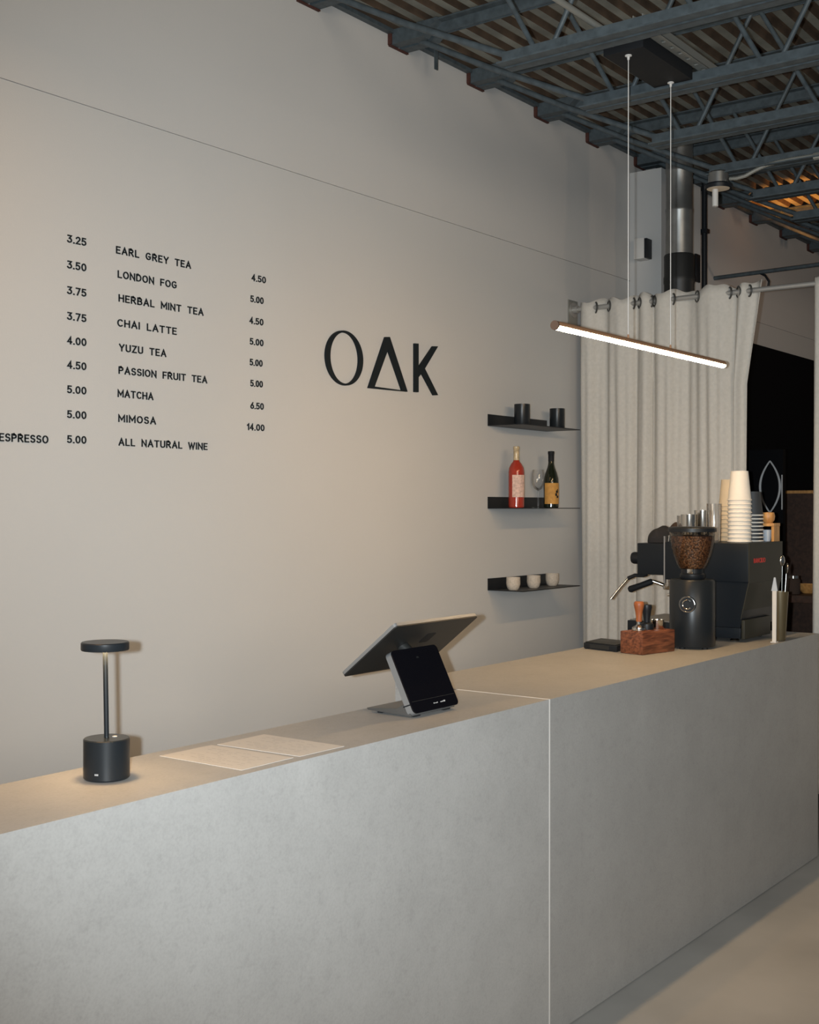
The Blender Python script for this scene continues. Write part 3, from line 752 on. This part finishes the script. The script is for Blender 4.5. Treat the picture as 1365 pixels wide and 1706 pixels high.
MB().cyl(lp_ + Vector((0, 0, 0.0852)), lp_ + Vector((-0.002, 0.002, 0.272)), 0.0052, n=20).build('stem', M['lamp_black'], t)
hd = lp_ + Vector((-0.002, 0.002, 0))
MB().lathe(hd, [(0, 0.272), (0.030, 0.272), (0.030, 0.268), (0.0485, 0.268), (0.0495, 0.270), (0.0495, 0.283), (0.0475, 0.285), (0, 0.285)], 48).build('lamp_head', M['lamp_black'], t)
MB().lathe(hd, [(0.0055, 0.2716), (0.0055, 0.2690), (0.0295, 0.2690), (0.0295, 0.2716)], 40).build('light_disc', M['disc_glow'], t)

# ================================================================== paper menus
def sheet(pts, label, mark):
    P = [AZ(CH, *p) for p in pts]
    c = sum(P, Vector()) / 4
    t = thing('paper_menu', label, 'paper', Vector((c.x, c.y, CH)), 'paper menus on the left counter')
    m = MB(); m.prism([(q.x, q.y, CH + 0.0004) for q in P], (0, 0, 0.0009)); m.build('sheet', M['paper'], t)
    u = (P[3] - P[0]); v = (P[1] - P[0])          # u along a text line, v across the lines
    m = MB(); rnd = random.Random(5)
    for r in range(9):
        f = 0.14 + r * 0.085; g = 0.12
        while g < 0.82:
            ln = rnd.uniform(0.03, 0.09)
            if rnd.random() < 0.72:
                a = P[0] + u * g + v * f; b = P[0] + u * (g + ln) + v * f; a2 = a + v * 0.012; b2 = b + v * 0.012
                m.quad([(k.x, k.y, CH + 0.0016) for k in (a, b, b2, a2)])
            g += ln + 0.02
    m.build('print_lines', M['mark_dim'] if mark else M['seam'], t)
    return t
M['mark_dim2'] = mat('faint_print', (0.40, 0.38, 0.36), 0.9)
_sv = M['mark_dim']; M['mark_dim'] = M['mark_dim2']; M['seam2'] = M['seam']
sheet([(266, 1260), (352, 1242), (489, 1263), (403, 1284)], 'left white paper menu lying on the counter, nearer the lamp', True)
sheet([(362, 1241), (440, 1224), (574, 1244), (500, 1261)], 'right white paper menu lying on the counter, nearer the payment terminal', True)
M['mark_dim'] = _sv

# ================================================================== payment terminal
t = thing('payment_terminal', 'silver and black payment terminal with tilted screen standing on the counter', 'payment terminal', (2.735, 2.02, CH))
S0, S1 = 2.63, 2.84
T0 = Vector((S0, 1.960, 1.019)); T1 = Vector((S0, 2.037, 1.172))
lean = (T1 - T0).normalized(); back = Vector((0, lean.z, -lean.y))       # back: away from the customer
def slab(origin, u, v, nrm, W, Hh, th, rad, n=6):
    """rounded plate; u,v in plane, nrm thickness direction"""
    pts = []
    for (cx, cy, a0) in ((W - rad, rad, -90), (W - rad, Hh - rad, 0), (rad, Hh - rad, 90), (rad, rad, 180)):
        for i in range(n + 1):
            a = math.radians(a0 + 90 * i / n); pts.append((cx + rad * math.cos(a), cy + rad * math.sin(a)))
    m = MB(); m.prism([origin + u * x + v * y for x, y in pts], nrm * th); return m
U = Vector((1, 0, 0))
Hd = (T1 - T0).length + 0.004
slab(T0 - lean * 0.006, U, lean, back, S1 - S0, Hd + 0.006, 0.004, 0.014).build('customer_screen', M['gloss_black'], t)
slab(T0 - lean * 0.006 + back * 0.0042, U, lean, back, S1 - S0, Hd + 0.006, 0.019, 0.014).build('stand_body', M['silver'], t)
bz = MB(); o_ = T0 + lean * 0.026 - back * 0.0007
bz.prism([o_ + U * 0.006, o_ + U * 0.204, o_ + U * 0.204 + lean * 0.0012, o_ + U * 0.006 + lean * 0.0012], back * 0.001); bz.build('screen_edge_line', M['bezel'], t)
bz = MB()
for k, (u0, wd, hh) in enumerate([(0.098, 0.003, 0.003), (0.105, 0.005, 0.002), (0.113, 0.003, 0.003), (0.129, 0.006, 0.002), (0.137, 0.004, 0.003), (0.144, 0.007, 0.004)]):
    o_ = T0 + lean * 0.010 - back * 0.0007
    bz.prism([o_ + U * u0, o_ + U * (u0 + wd), o_ + U * (u0 + wd) + lean * hh, o_ + U * u0 + lean * hh], back * 0.001)
bz.build('reader_marks', M['mark'], t)
ft = MB(); yb = 2.150
ft.prism([(S0 + 0.002, 1.972, CH + 0.004), (S0 + 0.002, 2.120, CH + 0.008), (S0 + 0.002, 2.124, CH + 0.014), (S0 + 0.002, 2.02, CH + 0.022), (S0 + 0.002, 1.990, CH + 0.038), (S0 + 0.002, 1.975, CH + 0.030)], (S1 - S0 - 0.004, 0, 0))
ft.bevel_all(0.002); ft.build('foot', M['foot_grey'], t)
ru = MB()
for s in (S0 + 0.02, S1 - 0.05): ru.box((s, 1.975, CH + 0.0003), (s + 0.03, 1.990, CH + 0.0075)); ru.box((s, 2.085, CH + 0.0003), (s + 0.03, 2.100, CH + 0.0085))
ru.build('rubber_feet', M['black_matt'], t)
sl = MB(); sl.box((S0 - 0.0006, 1.972, CH + 0.030), (S0 + 0.03, 1.996, CH + 0.0335), rx=math.radians(-20)); sl.build('card_slot', M['black_matt'], t)
# merchant screen: a thin slab tilted towards the wall side
Q0 = Vector((2.590, 1.988, 1.247)); Q1 = Vector((2.590, 2.172, 1.099)); dn = (Q1 - Q0).normalized(); out = Vector((0, dn.z, -dn.y))   # out: towards the customer and down
if out.z > 0: out = -out
Wd = 0.392
slab(Q0, U, dn, -out, Wd, (Q1 - Q0).length, 0.0035, 0.010).build('screen_back', M['bezel'], t)
slab(Q0 - out * 0.0036, U, dn, -out, Wd, (Q1 - Q0).length, 0.009, 0.010).build('screen_frame', M['silver'], t)
slab(Q0 - out * 0.0127 + U * 0.006 + dn * 0.006, U, dn, -out, Wd - 0.012, (Q1 - Q0).length - 0.012, 0.001, 0.006).build('screen_glass', M['gloss_black'], t)
em = slab(Q0 + U * 0.205 + dn * 0.060 + out * 0.0006, U, dn, -out, 0.045, 0.045, 0.0008, 0.008); eo = em.build('back_emblem', M['black_matt'], t)
hg = MB(); hg.tube([T1 + U * 0.105 + back * 0.014 - lean * 0.03, T1 + U * 0.105 + back * 0.020 - lean * 0.004, Q0 + U * 0.145 + dn * 0.115 + out * 0.0005], [0.016, 0.015, 0.018], n=14)
hg.build('hinge_arm', M['bezel'], t)

# ================================================================== grinder
gp = Vector((4.645, 2.062, CH))
t = thing('coffee_grinder', 'black cylindrical coffee grinder with a hopper of beans on the right counter', 'coffee grinder', gp)
R = 0.0905
MB().lathe(gp, [(0, 0.008), (R - 0.002, 0.008), (R, 0.012), (R, 0.268), (R - 0.006, 0.276), (0, 0.276)], 56).build('grinder_body', M['lamp_black'], t)
m = MB()
for k in range(5):
    a = 2 * PI * k / 5 + 0.5; m.cyl(gp + Vector((0.075 * math.cos(a), 0.075 * math.sin(a), 0.0004)), gp + Vector((0.075 * math.cos(a), 0.075 * math.sin(a), 0.0078)), 0.012, n=14)
m.build('rubber_feet', M['black_matt'], t)
MB().lathe(gp, [(0, 0.2765), (0.046, 0.2765), (0.050, 0.285), (0.050, 0.296), (0.044, 0.300), (0.044, 0.318), (0, 0.318)], 36).build('adjustment_collar', M['black'], t)
fwd = Vector((-0.86, -0.50, 0)).normalized()
tb = MB(); cc = gp + Vector((-0.026, -0.036 + 0.030, 0.300)); tb.box(cc - Vector((0.018, 0.016, 0.0)), cc + Vector((0.006, 0.010, 0.020)), bev=0.002); tb.build('hopper_latch', M['steel'], t)
hp = [(0.051, 0.318), (0.063, 0.340), (0.074, 0.370), (0.083, 0.405), (0.089, 0.440), (0.091, 0.466)]
MB().lathe(gp, hp, 48).build('bean_hopper', M['smoke'], t)
bn = MB(); bn.lathe(gp, [(0, 0.3195), (0.047, 0.3195), (0.060, 0.342), (0.071, 0.372), (0.080, 0.405), (0.0855, 0.440), (0.0855, 0.449), (0.05, 0.4535), (0, 0.455)], 48)
bo = bn.build('coffee_beans', M['beans'], t); bo['kind'] = 'stuff'
MB().lathe(gp, [(0.080, 0.4665), (0.096, 0.4665), (0.096, 0.481), (0.090, 0.486), (0.030, 0.488), (0, 0.488)], 48).build('hopper_lid', M['black'], t)
# round badge dial on the side that faces the room
bd = Vector((-0.97, -0.24, 0)).normalized(); bd = (AX(4.56, 1146, 1005) - Vector((gp.x, gp.y, 1.18))); bd.z = 0; bd.normalize()
bc = gp + bd * (R + 0.0005) + Vector((0, 0, 0.180)); sd = Vector((0, 0, 1)).cross(bd)
def ring(mb, c, u, v, r, tr, a0=0, a1=360, n=28):
    full = a1 - a0 >= 360
    pts = [c + (u * math.cos(math.radians(a0 + (a1 - a0) * i / n)) + v * math.sin(math.radians(a0 + (a1 - a0) * i / n))) * r for i in range(n + 1)]
    mb.tube(pts, tr, n=8, caps=not full)
MB().cyl(bc - bd * 0.010, bc + bd * 0.004, 0.034, n=32).build('dial_base', M['black'], t)
k = MB(); ring(k, bc + bd * 0.005, sd, Vector((0, 0, 1)), 0.030, 0.0022); k.build('dial_ring', M['steel'], t)
k = MB(); ring(k, bc + bd * 0.0055, sd, Vector((0, 0, 1)), 0.018, 0.0030, 45, 315); k.build('dial_emblem', M['steel'], t)
MB().cyl(bc + bd * 0.0042, bc + bd * 0.008, 0.012, n=20).build('dial_button', M['black'], t)

# ================================================================== espresso machine
EX0, EX1 = 4.925, 5.315; YB = 1.935
t = thing('espresso_machine', 'black espresso machine with red back lettering at far end of the right counter', 'espresso machine', ((EX0 + EX1) / 2, 2.2, CH))
# upper body
m = MB(); m.box((EX0, YB + 0.004, 1.252), (EX1, 2.312, 1.415), bev=0.004); m.build('upper_body', M['machine'], t)
m = MB()
m.prism([(EX0 + 0.002, YB, 1.250), (EX1 - 0.002, YB, 1.250), (EX1 - 0.002, YB, 1.416), (EX0 + 0.002, YB, 1.416)], (0, 0.0038, 0)); bp_ = m.build('back_panel', M['machine_olive'], t)
m = MB(); add_text(m, 'RANCILIO', (4.977, YB - 0.0012, 1.331), (1, 0, 0), (0, 0, 1), 0.130, 0.020, -0.0014, 1.0, 1.0, 0.02); m.build('back_lettering', M['red'], bp_)
# front control block over the groups
m = MB(); m.box((EX0 + 0.004, 2.318, 1.270), (EX1 - 0.004, 2.447, 1.408), bev=0.004); m.build('front_block', M['machine'], t)
MB().box((EX0 - 0.002, 2.3125, 1.236), (EX0 + 0.012, 2.3175, 1.440)).build('side_trim_bar', M['silver'], t)
# column, tapering downwards
m = MB(); m.prism([(EX0 + 0.006, YB + 0.006, 1.2515), (EX0 + 0.006, 2.286, 1.2515), (EX0 + 0.006, 2.262, 1.062), (EX0 + 0.006, YB + 0.040, 1.062)], (EX1 - EX0 - 0.012, 0, 0)); m.build('lower_body', M['machine'], t)
m = MB(); m.prism([(EX0 + 0.004, YB + 0.0015, 1.2495), (EX1 - 0.010, YB + 0.0015, 1.2495), (EX1 - 0.075, YB + 0.035, 1.098), (EX0 + 0.004, YB + 0.035, 1.098)], (0, 0.004, 0)); m.build('lower_back_panel', M['machine_olive'], t)
# base tray
m = MB(); m.box((EX0, YB + 0.037, 1.016), (EX1 - 0.05, 2.268, 1.061), bev=0.003); m.build('base_box', M['machine'], t)
m = MB(); m.box((EX0 + 0.008, YB + 0.022, 1.014), (EX1 - 0.085, YB + 0.0365, 1.094), bev=0.003); m.build('base_back_panel', M['machine_olive'], t)
m = MB(); m.box((EX0 + 0.002, 2.2685, 1.012), (EX1 - 0.02, 2.494, 1.066), bev=0.004); m.build('drip_tray', M['machine'], t)
m = MB(); m.box((EX0 + 0.012, 2.275, 1.0662), (EX1 - 0.03, 2.485, 1.0705)); m.build('drip_grate', M['galv'], t)
for (x, y) in ((EX0 + 0.03, YB + 0.075), (EX1 - 0.10, YB + 0.075), (EX0 + 0.03, 2.385), (EX1 - 0.06, 2.385)):
    MB().lathe((x, y, CH), [(0, 0.0004), (0.018, 0.0004), (0.020, 0.006), (0.014, 0.0155), (0, 0.0155)], 18).build('foot', M['steel'], t)
# top tray rail
m = MB(); m.tube([(EX0 + 0.01, 2.30, 1.4165), (EX0 + 0.01, 2.30, 1.440), (EX1 - 0.01, 2.30, 1.440), (EX1 - 0.01, 2.30, 1.4165)], 0.0035, n=8); m.build('cup_rail', M['steel'], t)
# knob, group, portafilter and steam wand on the working side
k0 = AX(5.02, 1064, 931); MB().cyl((5.02, 2.4475, 1.338), (5.02, 2.472, 1.338), 0.012, n=16).build('knob_shaft', M['steel'], t)
m = MB(); m.lathe((0, 0, 0), [(0, 0), (0.024, 0.001), (0.027, 0.008), (0.027, 0.034), (0.024, 0.042), (0, 0.044)], 24)
for v in m.b.verts: v.co = Vector((5.02, 2.472, 1.338)) + Vector((v.co.x, v.co.z, v.co.y))
m.build('steam_knob', M['black'], t)
MB().cyl((5.12, 2.375, 1.2695), (5.12, 2.375, 1.218), 0.036, 0.033, n=28).build('group_head', M['steel'], t)
h0, h1 = Vector((5.06, 2.555, 1.190)), Vector((5.09, 2.450, 1.232))
pf = MB(); pf.lathe((5.12, 2.375, 0), [(0, 1.196), (0.033, 1.196), (0.036, 1.200), (0.036, 1.2175), (0, 1.2175)], 28); pf.tube([(5.115, 2.395, 1.210), (5.10, 2.425, 1.222), (5.09, 2.450, 1.232)], 0.0085, n=12)
po = pf.build('portafilter', M['steel'], t)
MB().tube([h1, h1.lerp(h0, 0.06), h1.lerp(h0, 0.5), h1.lerp(h0, 0.93), h0], [0.010, 0.0140, 0.0135, 0.0155, 0.010], n=16).build('portafilter_handle', M['black_matt'], po)
sp_ = MB(); sp_.tube([(5.12, 2.375, 1.1958), (5.12, 2.375, 1.180)], 0.008, n=10); sp_.box((5.095, 2.367, 1.166), (5.145, 2.383, 1.180), bev=0.003); sp_.build('twin_spout', M['steel'], po)
sw_ = [(4.99, 2.43, 1.2695), (4.99, 2.445, 1.262), (4.985, 2.485, 1.262), (4.975, 2.515, 1.248)]
MB().tube(sw_, 0.0085, n=12).build('steam_elbow', M['black_matt'], t)
MB().tube([(4.975, 2.515, 1.2475), (4.95, 2.54, 1.21), (4.925, 2.575, 1.155)], [0.0052, 0.0052, 0.0062], n=12).build('steam_wand', M['steel'], t)

TOP = 1.4155
# ------------------------------------------------------------------ paper cups stacked upside down on the machine
def inv_cup(p, rb, rt, hh, cloth, rim, name='paper_cup'):
    """upside down cup: rim radius rb at the bottom, base radius rt on top"""
    c = thing(name, 'x', 'paper cup', p)
    MB().lathe(p, [(rb - 0.0015, 0.006), (rt, hh), (rt - 0.002, hh), (rt - 0.004, hh - 0.004), (0, hh - 0.004)], 30).build('cup_wall', cloth, c)
    MB().lathe(p, [(rb - 0.002, 0.0002), (rb + 0.0012, 0.0006), (rb + 0.0022, 0.003), (rb + 0.001, 0.0058), (rb - 0.002, 0.006)], 30).build('rim', rim, c)
    return c
def ordinal(k): return (['topmost'] + [w_ + ' from top' for w_ in ordw[1:]])[k]
def stack(px, s, n, pitch, rb, rt, hh, m1, m2, desc, group):
    p = AX(s, px, 905); base = Vector((s, p.y, TOP))
    first = inv_cup(base, rb, rt, hh, m1, m2)
    for k in range(n):                       # k = 0 at the bottom
        lab = '%s, %s' % (desc, ordinal(n - 1 - k) if k else 'lowest')
        if k == 0: tag(first, lab, None, group)
        else: dup(first, base + Vector((0, 0, pitch * k)), lab, group)
stack(1232.5, 5.08, 11, 0.0178, 0.0505, 0.0365, 0.127, M['cup'], M['cup'], 'white paper cup in the tall upside-down stack', 'white paper cups stacked on the machine')
stack(1215, 5.215, 9, 0.0190, 0.0460, 0.0340, 0.120, M['cup_cream'], M['cup_cream'], 'cream paper cup in the stack behind the white cups', 'cream paper cups stacked on the machine')
stack(1254, 5.205, 8, 0.0160, 0.0470, 0.0330, 0.106, M['cup_black'], M['cup'], 'black paper cup with white rim, right stack on the machine', 'black paper cups stacked on the machine')

# steel and glass cups on the machine top, behind the hopper
def topcup(px, s, r, hh, m1, name, label, cat, group):
    p = AX(s, px, 905); p = Vector((s, p.y, TOP + 0.0004))
    o = MB().lathe(p, [(0, 0), (r * 0.86, 0), (r * 0.9, 0.004), (r, hh), (r - 0.002, hh), (r * 0.88, 0.006), (0, 0.006)], 28).build(name, m1, org=p)
    return tag(o, label, cat, group)
topcup(1149, 5.00, 0.037, 0.118, M['steel'], 'steel_cup', 'left polished steel cup on the machine, above the grinder hopper', 'cup', 'steel cups on the machine')
topcup(1171, 5.09, 0.037, 0.136, M['steel'], 'steel_cup', 'right taller polished steel cup on the machine, above the grinder hopper', 'cup', 'steel cups on the machine')
topcup(1139, 5.105, 0.029, 0.112, M['clear'], 'glass_tumbler', 'clear glass tumbler left of the steel cups on the machine', 'glass', 'glasses on the machine')
topcup(1190, 5.010, 0.032, 0.165, M['clear'], 'glass_tumbler', 'tall clear glass tumbler between the steel cups and paper cups', 'glass', 'glasses on the machine')

# crumpled cloths on the working side of the machine top
def cloth(name, c, rx_, ry_, hz, seed, m1, label):
    m = MB(); nu, nv = 26, 12
    rows = []
    for j in range(nv + 1):
        f = j / nv; row = []
        for i in range(nu):
            a = 2 * PI * i / nu
            rr = math.sin(f * PI / 2) ** 0.8
            p = Vector((rx_ * rr * math.cos(a), ry_ * rr * math.sin(a), hz * math.cos(f * PI / 2)))
            nz_ = 0.6 * noise.noise(p * 22 + Vector((seed, 0, 0)))
            p += Vector((p.x * 0.25, p.y * 0.25, 0)) * nz_; p.z = max(0.0005, p.z * (1 + 0.45 * nz_))
            if j == nv: p.z = 0.0005
            row.append(m.b.verts.new(Vector(c) + p))
            if j == 0: row = row[:1]
        rows.append(row)
    for j in range(nv):
        A, B = rows[j], rows[j + 1]
        for i in range(nu):
            k = (i + 1) % nu
            if j == 0: m.b.faces.new((A[0], B[i], B[k]))
            else: m.b.faces.new((A[i], A[k], B[k], B[i]))
    m.b.faces.new(rows[-1][::-1])
    o = m.build(name, m1, org=c, smooth=math.radians(60)); return tag(o, label, 'cloth')
cloth('folded_cloth', (5.05, 2.383, 1.4088), 0.09, 0.056, 0.066, 7.0, M['black_cloth'], 'black cloth heaped on the working side of the machine top')
cloth('folded_cloth', (5.235, 2.390, 1.4088), 0.052, 0.050, 0.080, 4.0, M['brown_cloth'], 'crumpled dark brown cloth beside black cloth on the machine')

# little wooden stand at the back corner of the machine top
p = AX(5.30, 1284, 903); y0 = AX(5.28, 1297, 903).y; y1 = AX(5.28, 1272, 903).y
t = thing('wooden_stand', 'small wooden stand at the far corner of the machine top', 'stand', (5.275, (y0 + y1) / 2, TOP))
y0 = 1.945; y1 = 2.045
MB().box((5.235, y0, TOP + 0.066), (5.312, y1, TOP + 0.080), bev=0.002).build('top_board', M['pale_wood'], t)
for yy in (y0 + 0.001, y1 - 0.013): MB().box((5.24, yy, TOP + 0.0004), (5.307, yy + 0.012, TOP + 0.0657)).build('leg', M['pale_wood'], t)
k = MB(); k.lathe((5.272, 1.985, TOP + 0.0805), [(0, 0), (0.018, 0), (0.027, 0.012), (0.030, 0.030), (0.026, 0.046), (0.0, 0.048)], 24)
tag(k.build('wooden_tool', M['pale_wood'], org=(5.272, 1.985, TOP + 0.0805)), 'round pale wooden tool standing on the little wooden stand', 'wooden tool')
k = MB(); k.lathe((5.272, 1.990, TOP + 0.0004), [(0, 0), (0.016, 0), (0.024, 0.05), (0.022, 0.05), (0.014, 0.004), (0, 0.004)], 24)
tag(k.build('china_cup', M['bluewhite'], org=(5.272, 1.990, TOP)), 'small bluish white cup under the little wooden stand', 'cup')

# ------------------------------------------------------------------ tamping station
P0, P1, P2 = Vector((4.281, 2.102, CH)), Vector((4.478, 2.063, CH)), Vector((4.318, 2.205, CH))
uu = (P1 - P0); uu.normalize(); vv = Vector((-uu.y, uu.x, 0)); L, Wd, Hh = 0.205, 0.108, 0.086
t = thing('tamping_block', 'walnut wood tamping block beside the coffee grinder', 'tamping block', P0 + (uu * L + vv * Wd) / 2)
m = MB(); m.prism([P0 + Vector((0, 0, 0.0005)), P0 + uu * L + Vector((0, 0, 0.0005)), P0 + uu * L + vv * Wd + Vector((0, 0, 0.0005)), P0 + vv * Wd + Vector((0, 0, 0.0005))], (0, 0, Hh)); m.bevel_all(0.004); m.build('block', M['walnut'], t)
TZ = CH + Hh + 0.0008
def onblock(u, v): q = P0 + uu * u + vv * v; return Vector((q.x, q.y, TZ))
for (u, v) in ((0.042, 0.050), (0.098, 0.055), (0.160, 0.052)):
    q = onblock(u, v); k = MB(); ring(k, q + Vector((0, 0, 0.0005)), Vector((1, 0, 0)), Vector((0, 1, 0)), 0.029, 0.002); k.build('socket_ring', M['walnut'], t)
q = onblock(0.042, 0.050)
a = thing('coffee_tamper', 'coffee tamper with orange wooden handle in the walnut block', 'tamper', q, 'tools in the walnut block')
MB().lathe(q, [(0, 0.0004), (0.026, 0.0004), (0.027, 0.004), (0.026, 0.014), (0.012, 0.022), (0.008, 0.026), (0.008, 0.036), (0, 0.036)], 28).build('tamper_base', M['steel'], a)
MB().lathe(q, [(0, 0.0365), (0.011, 0.0365), (0.012, 0.042), (0.0115, 0.055), (0.015, 0.078), (0.0195, 0.098), (0.0195, 0.108), (0.016, 0.114), (0, 0.115)], 24).build('handle', M['orange_wood'], a)
q = onblock(0.098, 0.055)
a = thing('coffee_tamper', 'black coffee distributing tool in the middle of the walnut block', 'tamper', q, 'tools in the walnut block')
MB().lathe(q, [(0, 0.0004), (0.026, 0.0004), (0.027, 0.006), (0.026, 0.024), (0.014, 0.030), (0, 0.030)], 28).build('tamper_base', M['black'], a)
MB().lathe(q, [(0, 0.0305), (0.012, 0.0305), (0.0135, 0.05), (0.017, 0.074), (0.0205, 0.088), (0.019, 0.098), (0, 0.100)], 24).build('handle', M['black'], a)
q = onblock(0.160, 0.052)
a = thing('steel_dosing_cup', 'small steel dosing cup at the right end of the walnut block', 'cup', q)
MB().lathe(q, [(0, 0.0004), (0.024, 0.0004), (0.026, 0.004), (0.026, 0.034), (0.0275, 0.037), (0.025, 0.037), (0.023, 0.006), (0, 0.006)], 28).build('cup_body', M['steel'], a)
MB().tube([q + Vector((-0.020, 0.016, 0.020)), q + Vector((-0.028, 0.024, 0.030)), q + Vector((-0.034, 0.030, 0.030))], 0.003, n=8).build('cup_handle', M['steel'], a)

# ------------------------------------------------------------------ counter scale
A0, A1, A2 = Vector((4.309, 2.226, 0)), Vector((4.473, 2.238, 0)), Vector((4.345, 2.392, 0))
t = thing('counter_scale', 'flat black counter scale left of the walnut block', 'scale', (4.41, 2.31, CH))
A3 = A1 + A2 - A0
m = MB(); m.prism([Vector((p.x, p.y, CH + 0.003)) for p in (A0, A1, A3, A2)], (0, 0, 0.022)); m.bevel_all(0.003); m.build('scale_body', M['black'], t)
ce = (A0 + A1 + A2 + A3) / 4
m = MB(); m.prism([Vector((ce.x + (p.x - ce.x) * 0.93, ce.y + (p.y - ce.y) * 0.93, CH + 0.0255)) for p in (A0, A1, A3, A2)], (0, 0, 0.003)); m.bevel_all(0.001); m.build('weighing_plate', M['bezel'], t)
e0, e1 = A0.lerp(A2, 0.22), A0.lerp(A2, 0.80); nn = (A0 - A1).normalized()
m = MB(); m.prism([Vector((e0.x, e0.y, CH + 0.006)) + nn * 0.0012, Vector((e1.x, e1.y, CH + 0.006)) + nn * 0.0012, Vector((e1.x, e1.y, CH + 0.021)) + nn * 0.0012, Vector((e0.x, e0.y, CH + 0.021)) + nn * 0.0012], -nn * 0.002); m.build('display', M['bezel'], t)
m = MB()
for p in (A0, A1, A2, A3):
    q = p.lerp(ce, 0.15); m.cyl((q.x, q.y, CH + 0.0004), (q.x, q.y, CH + 0.0035), 0.009, n=12)
m.build('rubber_feet', M['black_matt'], t)

# ------------------------------------------------------------------ tumbler of spoons and white stick at the counter edge
q = Vector((5.110, 1.871, CH))
t = thing('utensil_holder', 'tall golden steel tapered holder with spoons at the far counter edge', 'holder', q)
MB().lathe(q, [(0, 0.0005), (0.021, 0.0005), (0.023, 0.006), (0.035, 0.208), (0.0335, 0.208), (0.021, 0.010), (0, 0.010)], 28).build('holder_cup', M['brass'], t)
def spoon(dx, dy, ln, tilt, label):
    base = q + Vector((dx * 0.3, dy * 0.3, 0.014)); tip = q + Vector((dx, dy, ln))
    s = thing('bar_spoon', label, 'spoon', base, 'spoons in the tall holder')
    MB().tube([base, base.lerp(tip, 0.5), base.lerp(tip, 0.86)], [0.0022, 0.0025, 0.0022], n=8).build('spoon_handle', M['steel'], s)
    m = MB(); ax = (tip - base).normalized(); c = base.lerp(tip, 0.92)
    m.lathe((0, 0, 0), [(0, -0.025), (0.010, -0.016), (0.0145, 0.0), (0.012, 0.014), (0.005, 0.023), (0, 0.025)], 18)
    rot = ax.to_track_quat('Z', 'Y')
    for v in m.b.verts: v.co = c + rot @ Vector((v.co.x, v.co.y * 0.35, v.co.z))
    m.build('spoon_bowl', M['steel'], s)
spoon(0.020, -0.022, 0.330, 0, 'steel spoon leaning right in the tall golden holder')
spoon(-0.006, -0.012, 0.365, 0, 'longer steel spoon standing upright in the tall golden holder')
q2 = Vector((5.02, 1.862, CH))
t = thing('white_stirrer', 'white upright pointed stick in front of the machine end', 'stick', q2)
MB().prism([q2 + Vector((0, 0.010, 0.0005)), q2 + Vector((0, -0.006, 0.0005)), q2 + Vector((0, -0.008, 0.215)), q2 + Vector((0, 0.010, 0.215))], (0.006, 0, 0)).build('blade', M['white'], t)
MB().prism([q2 + Vector((0, 0.014, 0.2152)), q2 + Vector((0, -0.012, 0.2152)), q2 + Vector((0, -0.003, 0.272)), q2 + Vector((0, 0.003, 0.272))], (0.006, 0, 0)).build('pointed_tip', M['bluewhite'], t)
MB().box(q2 + Vector((-0.010, -0.010, 0.0002)), q2 + Vector((0.016, 0.014, 0.004))).build('stick_foot', M['white'], t)

# ================================================================== the back room seen past the curtain
bc_ = thing('back_cabinet', 'tall dark brown wooden cabinet in the dim back room', 'cabinet', (8.6, 2.4, 0))
MB().box((8.0, 0.6, 0.001), (8.6, 3.25, 1.655)).build('cabinet_body', M['dark_wood'], bc_)
MB().box((7.98, 0.6, 1.6555), (8.62, 3.27, 1.675)).build('cabinet_top', M['pale_wood'], bc_)
bt = thing('back_table', 'dark side table in the dim back room behind the counter end', 'table', (6.95, 2.4, 0))
MB().box((6.55, 1.2, 1.05), (7.25, 2.98, 1.09), bev=0.002).build('table_top', M['dark_wood'], bt)
for (x, y) in ((6.58, 1.24), (7.19, 1.24), (6.58, 2.92), (7.19, 2.92)): MB().box((x, y, 0.0005), (x + 0.04, y + 0.04, 1.0495)).build('leg', M['black_matt'], bt)
ap = thing('brewer_tower', 'black appliance with silver pointed oval outline in the dim back room', 'appliance', (7.02, 2.62, 1.0905))
MB().box((6.94, AX(6.938, 1303.5, 820).y - 0.004, 1.091), (6.99, 2.745, 1.90), bev=0.006).build('appliance_body', M['black_wall'], ap)
vc = AX(6.938, 1283, 811); tp = AX(6.938, 1283, 768); lf = AX(6.938, 1267, 811); rt = AX(6.938, 1300, 811)
hh_ = tp.z - vc.z; ww = (lf.y - rt.y) / 2; my = (lf.y + rt.y) / 2
em = MB()
for sg in (-1, 1):
    pts = []
    for i in range(25):
        f = -1 + 2 * i / 24; pts.append((6.936, my + sg * ww * (1 - f * f), vc.z + hh_ * f))
    em.tube(pts, [0.0045 + 0.003 * (1 - abs(-1 + 2 * i / 24)) for i in range(25)], n=8)
em.build('oval_outline', M['mark'], ap)
sy = AX(6.938, 1303.5, 820); MB().box((6.934, sy.y - 0.003, sy.z - 0.10), (6.9395, sy.y + 0.003, sy.z + 0.10)).build('silver_edge', M['mark'], ap)
bw = AX(6.75, 1347, 945); bw = Vector((6.75, bw.y, 1.0908))
tag(MB().lathe(bw, [(0, 0), (0.03, 0), (0.05, 0.02), (0.065, 0.05), (0.061, 0.05), (0.045, 0.022), (0, 0.008)], 28).build('wooden_bowl', M['pale_wood'], org=bw), 'shallow tan bowl on the dim back room table', 'bowl')
jr = AX(6.65, 1322, 960); jr = Vector((6.65, jr.y, 1.0908))
t = thing('glass_jar', 'small lidded jar beside the tan bowl in the dim back room', 'jar', jr)
MB().lathe(jr, [(0, 0), (0.035, 0), (0.037, 0.005), (0.037, 0.075), (0.03, 0.085), (0, 0.085)], 24).build('jar_body', M['brown_cloth'], t)
MB().lathe(jr, [(0, 0.0855), (0.031, 0.0855), (0.031, 0.10), (0, 0.10)], 24).build('jar_lid', M['steel'], t)
